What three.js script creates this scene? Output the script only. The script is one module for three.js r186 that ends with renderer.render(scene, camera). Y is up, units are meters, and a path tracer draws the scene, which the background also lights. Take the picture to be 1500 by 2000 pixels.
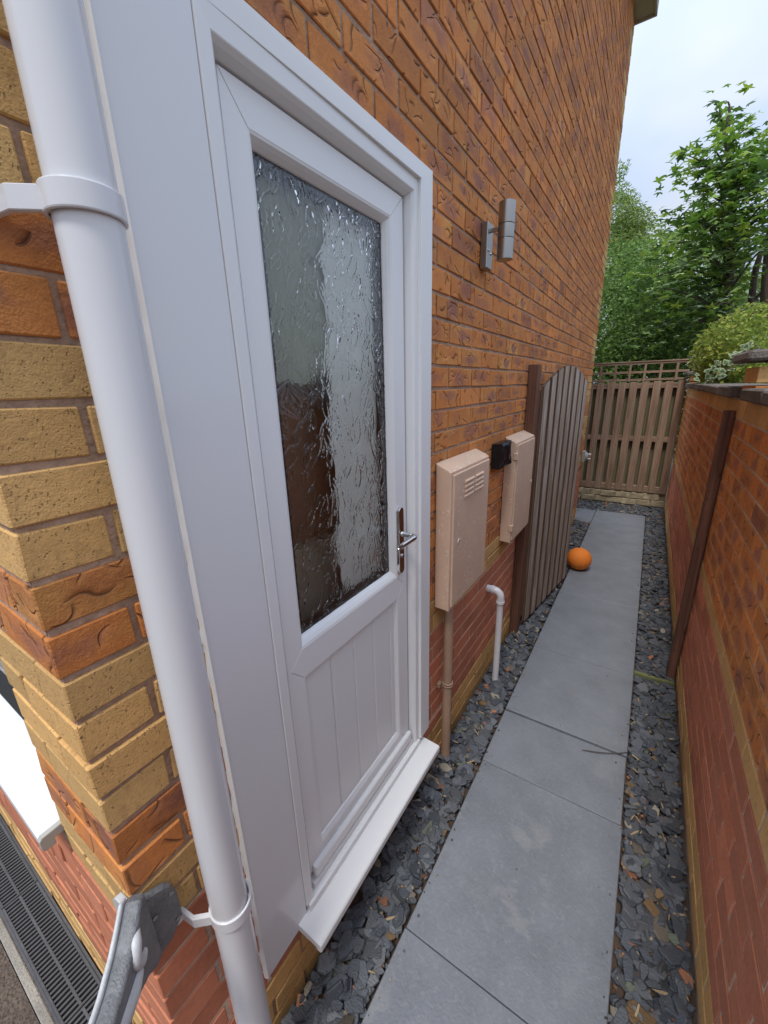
import * as THREE from 'three';
import { mergeGeometries } from 'three/addons/utils/BufferGeometryUtils.js';

// ---------------------------------------------------------------- camera, sky, sun, exposure
const EYE = 1.68;                       // eye height above the path; heights below are measured from the eye
const F = 782, DEG = Math.PI / 180;
const scene = new THREE.Scene();
const camera = new THREE.PerspectiveCamera(2 * Math.atan(1000 / F) / DEG, 768 / 1024, 0.02, 400);
const ROLL = 1.602 * DEG, PITCH = 17.21 * DEG, YAW = 33.314 * DEG;
const camFwd = new THREE.Vector3(-Math.sin(YAW) * Math.cos(PITCH), -Math.sin(PITCH), -Math.cos(YAW) * Math.cos(PITCH));
const lvlR = new THREE.Vector3(Math.cos(YAW), 0, -Math.sin(YAW)), lvlD = new THREE.Vector3().crossVectors(camFwd, lvlR);
const camR = lvlR.clone().multiplyScalar(Math.cos(ROLL)).addScaledVector(lvlD, Math.sin(ROLL));
const camD = lvlR.clone().multiplyScalar(-Math.sin(ROLL)).addScaledVector(lvlD, Math.cos(ROLL));
camera.quaternion.setFromRotationMatrix(new THREE.Matrix4().makeBasis(camR, camD.clone().negate(), camFwd.clone().negate()));
camera.position.set(0, EYE, 0);
scene.add(camera);
const renderer = new THREE.WebGLRenderer({ antialias: true });
renderer.toneMapping = THREE.LinearToneMapping;
renderer.toneMappingExposure = 1.65;
renderer.shadowMap.enabled = true;

// seeded random numbers and tileable value noise
function rngOf(seed) { let a = seed >>> 0; return () => { a = a + 0x6D2B79F5 | 0; let t = Math.imul(a ^ a >>> 15, 1 | a); t = t + Math.imul(t ^ t >>> 7, 61 | t) ^ t; return ((t ^ t >>> 14) >>> 0) / 4294967296; }; }
let rnd = rngOf(7);
const rr = (a, b) => a + (b - a) * rnd();
const pick = a => a[Math.floor(rnd() * a.length)];
const clamp = (x, a = 0, b = 1) => Math.min(b, Math.max(a, x));
const mix = (a, b, t) => a + (b - a) * t;
const sstep = (a, b, x) => { const t = clamp((x - a) / (b - a)); return t * t * (3 - 2 * t); };
function hash2(x, y, s) { let h = Math.imul(x, 374761393) + Math.imul(y, 668265263) + Math.imul(s, 974634777) | 0; h = Math.imul(h ^ h >>> 13, 1274126177); return ((h ^ h >>> 16) >>> 0) / 4294967296; }
const NT = new Float32Array(65536); { const q = rngOf(99); for (let i = 0; i < 65536; i++) NT[i] = q(); }
function vnoise(x, y, s, px = 0, py = 0) {
  let xi = Math.floor(x), yi = Math.floor(y); const fx = x - xi, fy = y - yi, u = fx * fx * (3 - 2 * fx), v = fy * fy * (3 - 2 * fy), ox = s * 37, oy = s * 91;
  let x1 = xi + 1, y1 = yi + 1; if (px) { xi = ((xi % px) + px) % px; x1 = ((x1 % px) + px) % px; } if (py) { yi = ((yi % py) + py) % py; y1 = ((y1 % py) + py) % py; }
  const a = (xi + ox) & 255, b = (x1 + ox) & 255, c = ((yi + oy) & 255) << 8, d = ((y1 + oy) & 255) << 8, p = NT[a | c], q = NT[b | c], r = NT[a | d], t = NT[b | d], m = p + (q - p) * u;
  return m + (r + (t - r) * u - m) * v;
}
function fbm(x, y, s, o = 4, px = 0, py = 0) { let a = .5, r = 0, t = 0; for (let i = 0; i < o; i++) { r += a * vnoise(x, y, s + i, px, py); t += a; x *= 2; y *= 2; px *= 2; py *= 2; a *= .5; } return r / t; }

// overcast sky: the standard overcast gradient (brighter towards the zenith) with soft clouds
{
  const w = 1024, h = 512, d = new Float32Array(w * h * 4);
  for (let j = 0; j < h; j++) for (let i = 0; i < w; i++) {
    const el = (j + .5) / h * Math.PI - Math.PI / 2, az = (i + .5) / w * 2 * Math.PI;
    const sn = Math.max(0, Math.sin(el)), L = .96 * (1 + 2 * sn) / 3;
    const q = 1 / (Math.abs(Math.sin(el)) + .25), cx = Math.cos(az) * Math.cos(el) * q * 1.6 + 20, cy = Math.sin(az) * Math.cos(el) * q * 1.6 + 20;
    const c = sstep(.35, .7, fbm(cx, cy, 5, 5));
    const o = 4 * (j * w + i), k = el > 0 ? 1 : mix(1, .35, clamp(-el * 8));
    d[o] = L * k * mix(.70, .93, c); d[o + 1] = L * k * mix(.86, 1.0, c); d[o + 2] = L * k * mix(1.16, 1.13, c); d[o + 3] = 1;
  }
  const t = new THREE.DataTexture(d, w, h, THREE.RGBAFormat, THREE.FloatType);
  t.mapping = THREE.EquirectangularReflectionMapping; t.magFilter = t.minFilter = THREE.LinearFilter; t.wrapS = THREE.RepeatWrapping; t.needsUpdate = true;
  scene.background = t; scene.environment = t;
}
const sun = new THREE.DirectionalLight(new THREE.Color(1, .97, .92), 1.5);
sun.position.set(.3, 10, 3.2); sun.target.position.set(0, 0, -2); sun.castShadow = true; sun.shadow.radius = 26;
Object.assign(sun.shadow.camera, { left: -10, right: 10, top: 10, bottom: -10, near: .5, far: 40 }); sun.shadow.mapSize.set(2048, 2048);
scene.add(sun, sun.target);

// ---------------------------------------------------------------- measures of the place (metres, heights from the eye)
const D = -.639;                        // outer face of the house side wall
const CZ = -.139, FZ = -5.55;           // the house's near and far corner
const RW = .342;                        // face of the garden wall
const G = -EYE;                         // path level
const bedY = i => -1.6572 + .075 * i;   // bed joints of the house
const pix = (px, py, z) => {            // a point on the photograph's line of sight at depth z down the passage
  const r = camR.clone().multiplyScalar(px - 750).addScaledVector(camD, py - 1000).addScaledVector(camFwd, F);
  return r.multiplyScalar(z / r.z);
};
// ---------------------------------------------------------------- helpers
const used = {};
function numbered(n) { const k = used[n] = (used[n] ?? -1) + 1; return k ? `${n}_${String(k).padStart(3, '0')}` : n; }
function tag(o, label, category, group) { Object.assign(o.userData, { label, category }); if (group) o.userData.group = group; return o; }
function thing(name, label, category, group) { const g = new THREE.Group(); g.name = numbered(name); scene.add(g); return tag(g, label, category, group); }
function structure(o) { o.userData.kind = 'structure'; return o; }
function mesh(name, geo, mat, parent) {
  const m = new THREE.Mesh(geo, mat); m.castShadow = m.receiveShadow = true;
  if (parent) { m.name = name; parent.add(m); } else { m.name = numbered(name); scene.add(m); }
  return m;
}
const merge = a => a.length === 1 ? a[0] : mergeGeometries(a.map(g => { const n = g.index ? g.toNonIndexed() : g; for (const k of Object.keys(n.attributes)) if (!['position', 'normal', 'uv', 'color'].includes(k)) n.deleteAttribute(k); return n; }));
function colored(g, c) { const n = g.attributes.position.count, a = new Float32Array(n * 3); for (let i = 0; i < n; i++) a.set(c, i * 3); g.setAttribute('color', new THREE.BufferAttribute(a, 3)); return g; }
// box with chamfered edges; uv(axis, p) gets the face axis and the local point
function chamBox(x0, x1, y0, y1, z0, z1, o = {}) {
  const hx = Math.abs(x1 - x0) / 2, hy = Math.abs(y1 - y0) / 2, hz = Math.abs(z1 - z0) / 2, c = Math.min(o.c ?? .002, hx * .45, hy * .45, hz * .45), J = o.jit || 0;
  const P = [], U = [], jt = {};
  for (const a of [-1, 1]) for (const b of [-1, 1]) for (const d of [-1, 1]) jt[`${a}${b}${d}`] = J ? [rr(-J, J), rr(-J, J), rr(-J, J)] : [0, 0, 0];
  const pt = (ax, a, b, d) => { const j = jt[`${a}${b}${d}`]; return [a * (hx - (ax ? c : 0)) + j[0], b * (hy - (ax !== 1 ? c : 0)) + j[1], d * (hz - (ax !== 2 ? c : 0)) + j[2]]; };
  const H = [hx, hy, hz], big = hy >= hx && hy >= hz ? 1 : hz >= hx ? 2 : 0, ou = o.random ? rr(0, 9) : 0, ov = o.random ? rr(0, 9) : 0;
  const uv = o.uv || ((ax, p) => { const r = [0, 1, 2].filter(k => k !== ax), v = r.includes(big) ? big : r[1], u = r.find(k => k !== v); return [p[u] + ou, p[v] + ov]; });
  const poly = (ax, ps) => {
    const [A, B, C] = ps, e1 = [B[0] - A[0], B[1] - A[1], B[2] - A[2]], e2 = [C[0] - A[0], C[1] - A[1], C[2] - A[2]];
    const n = [e1[1] * e2[2] - e1[2] * e2[1], e1[2] * e2[0] - e1[0] * e2[2], e1[0] * e2[1] - e1[1] * e2[0]];
    const m = [0, 1, 2].map(k => ps.reduce((s, p) => s + p[k], 0) / ps.length / H[k] * Math.min(hx, hy, hz));
    if (n[0] * m[0] + n[1] * m[1] + n[2] * m[2] < 0) ps = ps.slice().reverse();
    for (let i = 1; i + 1 < ps.length; i++) for (const p of [ps[0], ps[i], ps[i + 1]]) { P.push(...p); U.push(...uv(ax, p, H)); }
  };
  for (const s of [-1, 1]) {
    poly(0, [pt(0, s, -1, -1), pt(0, s, 1, -1), pt(0, s, 1, 1), pt(0, s, -1, 1)]);
    poly(1, [pt(1, -1, s, -1), pt(1, 1, s, -1), pt(1, 1, s, 1), pt(1, -1, s, 1)]);
    poly(2, [pt(2, -1, -1, s), pt(2, 1, -1, s), pt(2, 1, 1, s), pt(2, -1, 1, s)]);
  }
  if (c > 0) {
    for (const a of [-1, 1]) for (const b of [-1, 1]) {
      poly(0, [pt(0, a, b, -1), pt(0, a, b, 1), pt(1, a, b, 1), pt(1, a, b, -1)]);
      poly(0, [pt(0, a, -1, b), pt(0, a, 1, b), pt(2, a, 1, b), pt(2, a, -1, b)]);
      poly(2, [pt(1, -1, a, b), pt(1, 1, a, b), pt(2, 1, a, b), pt(2, -1, a, b)]);
      for (const d of [-1, 1]) poly(0, [pt(0, a, b, d), pt(1, a, b, d), pt(2, a, b, d)]);
    }
  }
  const g = new THREE.BufferGeometry();
  g.setAttribute('position', new THREE.Float32BufferAttribute(P, 3)); g.setAttribute('uv', new THREE.Float32BufferAttribute(U, 2)); g.computeVertexNormals();
  if (o.rot) g.applyMatrix4(o.rot);
  if (!o.local) g.translate((x0 + x1) / 2, (y0 + y1) / 2, (z0 + z1) / 2);
  if (o.color) colored(g, o.color);
  return g;
}
// tube through points with a radius at each
function taperTube(pts, radii, seg = 8, rough = 0, sub = 4) {
  const V = pts.map(p => p.isVector3 ? p : new THREE.Vector3(...p)), curve = new THREE.CatmullRomCurve3(V), n = (V.length - 1) * sub, P = [], U = [], I = [];
  const fr = curve.computeFrenetFrames(n, false); let len = 0, last = null;
  for (let i = 0; i <= n; i++) {
    const t = i / n, c = curve.getPoint(t), f = t * (V.length - 1), k = Math.min(V.length - 2, Math.floor(f)), r0 = mix(radii[k], radii[k + 1], f - k);
    if (last) len += c.distanceTo(last); last = c;
    const N = fr.normals[Math.min(i, n)], B = fr.binormals[Math.min(i, n)];
    for (let j = 0; j <= seg; j++) { const a = j / seg * 2 * Math.PI, r = r0 * (1 + rough * (hash2(i, j % seg, 3) - .5)); P.push(c.x + (N.x * Math.cos(a) + B.x * Math.sin(a)) * r, c.y + (N.y * Math.cos(a) + B.y * Math.sin(a)) * r, c.z + (N.z * Math.cos(a) + B.z * Math.sin(a)) * r); U.push(j / seg * .3, len); }
  }
  for (let i = 0; i < n; i++) for (let j = 0; j < seg; j++) { const a = i * (seg + 1) + j, b = a + seg + 1; I.push(a, b, a + 1, b, b + 1, a + 1); }
  for (const [e, i0] of [[0, 0], [1, n]]) { const c = curve.getPoint(e), ci = P.length / 3; P.push(c.x, c.y, c.z); U.push(0, 0); for (let j = 0; j < seg; j++) { const a = i0 * (seg + 1) + j; e ? I.push(ci, a, a + 1) : I.push(ci, a + 1, a); } }
  const g = new THREE.BufferGeometry(); g.setAttribute('position', new THREE.Float32BufferAttribute(P, 3)); g.setAttribute('uv', new THREE.Float32BufferAttribute(U, 2)); g.setIndex(I); g.computeVertexNormals();
  // the Frenet frame may turn either way: make the shell face outwards
  const a = g.attributes.position, nn = g.attributes.normal, c0 = curve.getPoint(0); let s = 0; for (let j = 0; j < seg; j++) s += (a.getX(j) - c0.x) * nn.getX(j) + (a.getY(j) - c0.y) * nn.getY(j) + (a.getZ(j) - c0.z) * nn.getZ(j);
  if (s < 0) { for (let k = 0; k < I.length; k += 3) [I[k], I[k + 1]] = [I[k + 1], I[k]]; g.setIndex(I); g.computeVertexNormals(); }
  return g;
}
// polygon in side-wall space (s = distance down the passage, y) extruded outwards from e0 to e1
function sidePoly(pts, e0, e1, bevel = .001) {
  const sh = new THREE.Shape(pts.map(([s, y]) => new THREE.Vector2(s, y)));
  const g = new THREE.ExtrudeGeometry(sh, { depth: e1 - e0 - 2 * bevel, bevelEnabled: bevel > 0, bevelThickness: bevel, bevelSize: bevel, bevelOffset: -bevel, bevelSegments: 1 });
  return g.translate(0, 0, e0 + bevel).rotateY(Math.PI / 2).translate(D, 0, 0);
}
// mitred frame in side-wall space: a row of loops [sL, sR, yB, yT, e]
function loopFrame(loops, open = false) {
  const P = [], put = (a, b, c, d) => { for (const p of [a, b, c, a, c, d]) P.push(D + p[2], p[1], -p[0]); };
  for (let i = 0; i + 1 < loops.length; i++) {
    const [a, b] = [loops[i], loops[i + 1]].map(([l, r, b, t, e, el = e]) => [[l, b, el], [l, t, el], [r, t, e], [r, b, e]]);
    for (let k = 0; k < (open ? 3 : 4); k++) { const m = (k + 1) % 4; put(a[k], a[m], b[m], b[k]); }
  }
  const g = new THREE.BufferGeometry(); g.setAttribute('position', new THREE.Float32BufferAttribute(P, 3)); g.setAttribute('uv', new THREE.Float32BufferAttribute(new Float32Array(P.length / 3 * 2), 2));
  // turn faces outward (towards +x or into the opening)
  const n = P.length / 9, cy = (loops[0][2] + loops[0][3]) / 2, cs = (loops[0][0] + loops[0][1]) / 2;
  g.computeVertexNormals();
  return g;
}

// ---------------------------------------------------------------- textures
const toS = x => { x = clamp(x); return Math.round(255 * (x <= .0031308 ? 12.92 * x : 1.055 * Math.pow(x, 1 / 2.4) - .055)); };
function tex(w, h, fn, srgb = true) {
  const d = new Uint8Array(w * h * 4), c = [0, 0, 0];
  for (let j = 0; j < h; j++) for (let i = 0; i < w; i++) { fn(i, j, c); const o = 4 * (j * w + i); if (srgb) { d[o] = toS(c[0]); d[o + 1] = toS(c[1]); d[o + 2] = toS(c[2]); } else d[o] = d[o + 1] = d[o + 2] = Math.round(255 * clamp(c[0])); d[o + 3] = 255; }
  const t = new THREE.DataTexture(d, w, h); t.colorSpace = srgb ? THREE.SRGBColorSpace : THREE.NoColorSpace; t.wrapS = t.wrapT = THREE.RepeatWrapping; t.magFilter = THREE.LinearFilter; t.minFilter = THREE.LinearMipmapLinearFilter; t.generateMipmaps = true; t.needsUpdate = true; return t;
}
const per = (t, u, v) => { t.repeat.set(1 / u, 1 / v); return t; };   // one tile every u by v metres
const std = (o) => new THREE.MeshStandardMaterial(o);
const lin = (r, g, b) => new THREE.Color().setRGB(r, g, b);

// brick faces: an atlas of 6 x 12 single bricks, colour and relief
const AC = 6, AR = 12, CW = 256, CH = 78, AW = 1536, AH = 936;
function atlas(kind, seed) {
  const R = rngOf(seed), hgt = new Float32Array(AW * AH).fill(.7), creaseShade = new Float32Array(AW * AH), cell = [];
  const q = (a, b) => a + (b - a) * R();
  for (let r = 0; r < AR; r++) for (let c = 0; c < AC; c++) {
    const x0 = c * CW, y0 = r * CH, put = (x, y, v) => { x |= 0; y |= 0; if (x < 0 || y < 0 || x >= CW || y >= CH) return; const k = (y0 + y) * AW + x0 + x; if (v < hgt[k]) hgt[k] = v; };
    cell.push({ flash: kind === 'orange' ? (R() < .62 ? q(.4, 1) : q(0, .25)) : R(), cx: q(.3, .7), cy: q(.3, .7), rx: q(.22, .5), ry: q(.25, .55), tone: q(.86, 1.12), warm: R() });
    if (kind === 'orange') for (let n = Math.floor(q(5, 10)); n--;) {   // folded clay creases
      const shadeAmt = R() < .8 ? q(.4, 1) : 0; let x = q(0, CW), y = q(0, CH), a = (R() < .7 ? q(-.9, .9) : q(0, 6.28)), k = q(-.05, .05), len = q(22, 95), dep = q(.3, .68), side = R() < .5 ? 1 : -1;
      for (let s = 0; s < len; s += .5) {
        const w = Math.pow(Math.sin(Math.PI * s / len), .7) * dep, nx = -Math.sin(a) * side, ny = Math.cos(a) * side;
        for (let t = -1.6; t < 11; t += .5) put(x + nx * t, y + ny * t, .7 - w * (t < 0 ? Math.max(0, 1 + t / 1.7) : Math.exp(-t / 3.6)));
        if (shadeAmt) for (let t = -1; t < 1.6; t += .5) { const bx = x + nx * t | 0, by = y + ny * t | 0; if (bx >= 0 && by >= 0 && bx < CW && by < CH) { const k2 = (y0 + by) * AW + x0 + bx; creaseShade[k2] = Math.max(creaseShade[k2], w * 1.5 * shadeAmt); } }  // mask for the shade inside the creases, painted into the colour map
        x += Math.cos(a) * .5; y += Math.sin(a) * .5; a += k * .5 + q(-.03, .03); if (R() < .004) k = -k;
      }
    }
    if (kind === 'yellow') for (let n = Math.floor(q(90, 230)); n--;) {
      const x = q(0, CW), y = q(0, CH), rad = q(.45, 1.15) * (R() < .12 ? 1.9 : 1), l = R() < .3 ? q(2, 6) : 1, dep = q(.15, .7), sl = q(-.4, .4);
      for (let t = 0; t < l; t++) for (let i = -4; i <= 4; i++) for (let j = -4; j <= 4; j++) { const d = Math.hypot(i, j) / rad; if (d < 1) put(x + i + sl * t, y + j + t, .7 - dep * (1 - d * d) * (.5 + R())); }
    }
    if (kind === 'red') for (let n = Math.floor(q(4, 14)); n--;) { const x = q(0, CW), y = q(0, CH), rad = q(.6, 1.8); for (let i = -3; i <= 3; i++) for (let j = -3; j <= 3; j++) { const d = Math.hypot(i, j) / rad; if (d < 1) put(x + i, y + j, .7 - .35 * (1 - d)); } }
  }
  const bump = tex(AW, AH, (i, j, o) => { const n = fbm(i / 5, j / 5, seed + 9, 3) - .5, gr = fbm(i / 1.7, j / 1.7, seed + 14, 2) - .5; o[0] = hgt[j * AW + i] + gr * (kind === 'orange' ? .06 : .13) + n * (kind === 'orange' ? .05 : .09) + (fbm(i / 40, j / 40, seed + 4, 2) - .5) * (kind === 'orange' ? .07 : .12); }, false);
  const color = tex(AW, AH, (i, j, o) => {
    const c = Math.min(AC - 1, i / CW | 0), r = Math.min(AR - 1, j / CH | 0), ce = cell[r * AC + c], u = (i - c * CW) / CW, v = (j - r * CH) / CH;
    const n = fbm(i / 60, j / 60, seed + 1, 4), n2 = fbm(i / 9, j / 9, seed + 2, 3), gn = vnoise(i / 1.3, j / 1.3, seed + 21), t = ce.tone * (.86 + .28 * n2) * (.93 + .14 * gn);
    if (kind === 'orange') {
      const d = Math.hypot((u - ce.cx) / ce.rx, (v - ce.cy) / ce.ry), f = ce.flash * sstep(1.25, .35, d + (n - .5) * 1.6), y = sstep(.45, .75, fbm(i / 110 + 40, j / 70, seed + 6, 3)) * ce.warm;
      const b = [mix(.57, .63, y), mix(.208, .29, y), mix(.054, .08, y)], p = [.31, .125, .088];
      const s = clamp(creaseShade[j * AW + i]) * (.6 + .6 * n2); for (let k = 0; k < 3; k++) o[k] = mix(mix(b[k], p[k], f * .9) * t, [.10, .042, .026][k], clamp(s) * .8);  // crease cores painted dark to stand in for shade in the folds
    } else if (kind === 'yellow') {
      const s = sstep(.62, .8, fbm(i / 14, j / 26, seed + 7, 3)) * .35, b = [mix(.60, .67, n), mix(.36, .40, n), mix(.132, .15, n)], p = [.36, .20, .08];
      for (let k = 0; k < 3; k++) o[k] = mix(b[k], p[k], s) * mix(1, t, .75);
    } else { const b = [mix(.49, .59, n), mix(.168, .218, n), mix(.088, .115, n)]; for (let k = 0; k < 3; k++) o[k] = b[k] * t; }
  });
  return std({ map: color, bumpMap: bump, bumpScale: kind === 'orange' ? .016 : kind === 'yellow' ? .006 : .004, roughness: .88, vertexColors: true });
}
// ---------------------------------------------------------------- materials
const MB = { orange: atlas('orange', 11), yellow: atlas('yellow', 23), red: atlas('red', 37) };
function noisy(col, vary, scale, seed, o = {}) {   // plain surface with coarse and fine mottling
  const n = o.n || 512, P = Math.max(1, Math.round(scale));
  const m = tex(n, n, (i, j, c) => { const u = i / n * P, v = j / n * P, a = fbm(u, v, seed, 4, P, P) - .5, b = fbm(u * 16, v * 16, seed + 5, 3, P * 16, P * 16) - .5, t = 1 + vary * (a * 1.6 + b * .9); c[0] = col[0] * t; c[1] = col[1] * t; c[2] = col[2] * t; });
  per(m, o.size || 1, o.size || 1);
  const mm = { map: m, roughness: o.rough ?? .9 };
  if (o.bump) { mm.bumpMap = per(tex(n, n, (i, j, c) => { const u = i / n * P, v = j / n * P; c[0] = fbm(u * 20, v * 20, seed + 9, 4, P * 20, P * 20); }, false), o.size || 1, o.size || 1); mm.bumpScale = o.bump; }
  return std(mm);
}
const M = {
  mortar: noisy([.38, .25, .175], .5, 4, 51, { bump: .004, size: .6 }),
  paleMortar: noisy([.64, .52, .40], .45, 4, 57, { bump: .004, size: .6 }),
  upvc: new THREE.MeshPhysicalMaterial({ color: lin(.79, .795, .80), roughness: .3, specularIntensity: .9 }),
  panel: new THREE.MeshPhysicalMaterial({ color: lin(.74, .75, .77), roughness: .14 }),
  pipeWhite: new THREE.MeshPhysicalMaterial({ color: lin(.68, .68, .70), roughness: .18 }),
  sealant: std({ color: lin(.80, .80, .80), roughness: .5 }),
  gasket: std({ color: lin(.012, .012, .012), roughness: .6 }),
  chrome: std({ color: lin(.62, .61, .60), metalness: 1, roughness: .12 }),
  steel: new THREE.MeshPhysicalMaterial({ color: lin(.36, .35, .335), metalness: 1, roughness: .33 }),
  cream: std({ color: lin(.6, .58, .5), roughness: .9 }),
  fascia: noisy([.40, .37, .31], .25, 3, 61, { rough: .6 }),
  roof: noisy([.16, .09, .07], .4, 5, 63),
};
// boxes for meters: beige paint, a little grubby
{ // beige paint, chipped in a few places down to the white plastic
  const m = tex(768, 768, (i, j, c) => { const a = fbm(i / 96, j / 96, 71, 4, 8, 8) - .5, b = fbm(i / 6, j / 6, 76, 3, 128, 128) - .5, k = sstep(.71, .76, fbm(i / 9, j / 9, 79, 3, 85, 85)) * sstep(.52, .62, fbm(i / 90, j / 90, 82, 2, 8, 8)), t = 1 + .2 * a + .1 * b; c[0] = mix(.62 * t, .74, k); c[1] = mix(.435 * t, .66, k); c[2] = mix(.315 * t, .56, k); });
  M.beige = std({ map: per(m, .7, .7), roughness: .6 });
}
M.beigePipe = noisy([.36, .235, .16], .3, 5, 73, { rough: .6, size: .5 });

// ---------------------------------------------------------------- brick laying
// a brick is { kind, box:[x0,x1,y0,y1,z0,z1], n:[nx,nz] }, n being the way its main face looks
function brickGeo(b, local) {
  const cx = Math.floor(rnd() * AC), cy = Math.floor(rnd() * AR), fl = rnd() < .5 ? -1 : 1;
  const uv = (ax, p, H) => {
    const a = ax === 0 ? p[2] + H[2] : p[0] + H[0], e = ax === 1 ? p[2] + H[2] : p[1] + H[1];
    const u = clamp(a / .215, .01, .99), v = clamp(e / .066, .02, .98);
    return [(cx + (fl < 0 ? 1 - u : u)) * CW / AW, (cy + v) * CH / AH];
  };
  const t = rr(.88, 1.1) * (b.tint ?? 1), w = rr(-.04, .04);
  return chamBox(...b.box, { c: b.c ?? .0022, jit: b.jit ?? .0018, uv, local, color: [t * (1 + w), t, t * (1 - w)] });
}
const _v = new THREE.Vector3(), _q = new THREE.Vector3();
function seenSize(b) {                   // how large a brick shows in the photograph
  const [x0, x1, y0, y1, z0, z1] = b.box; _v.set((x0 + x1) / 2, (y0 + y1) / 2, (z0 + z1) / 2);
  const zc = _v.dot(camFwd); if (zc < .1) return 0;
  const px = 750 + F * _v.dot(camR) / zc, py = 1000 + F * _v.dot(camD) / zc;
  if (px < -60 || px > 1560 || py < -60 || py > 2060) return 0;
  const area = b.n[0] ? (y1 - y0) * (z1 - z0) : (y1 - y0) * (x1 - x0), fx = b.n[0] > 0 ? x1 : b.n[0] < 0 ? x0 : _v.x, fz = b.n[1] > 0 ? z1 : _v.z;
  const c = b.n[0] ? -fx * b.n[0] : -fz * b.n[1]; if (c <= 0) return 0;
  if (b.hidden) return 0;
  return area * c / _v.length() * F * F / Math.pow(zc, 3) * _v.length() / 1;
}
function layBricks(list, parents, most) {
  for (const b of list) b.size = seenSize(b);
  const order = list.slice().sort((a, b) => b.size - a.size); order.forEach((b, i) => b.single = i < most && b.size > 0);
  const rest = new Map();
  for (const b of list) {
    const p = parents[b.wall];
    if (b.single) { const g = brickGeo(b, true), m = mesh('brick', g, MB[b.kind], p); m.position.set((b.box[0] + b.box[1]) / 2, (b.box[2] + b.box[3]) / 2, (b.box[4] + b.box[5]) / 2); }
    else { if (!rest.has(b.wall)) rest.set(b.wall, {}); (rest.get(b.wall)[b.kind] ??= []).push(brickGeo(b)); }
  }
  for (const [w, kinds] of rest) {
    const names = Object.keys(kinds), g = mergeGeometries(names.map(k => mergeGeometries(kinds[k])), true);
    const m = mesh('remaining_bricks', g, names.map(k => MB[k]), parents[w]); m.userData.kind = 'stuff';
  }
}
const BR = .010, BT = .1;
function proud() { return rr(-.0012, .0016); }

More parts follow.
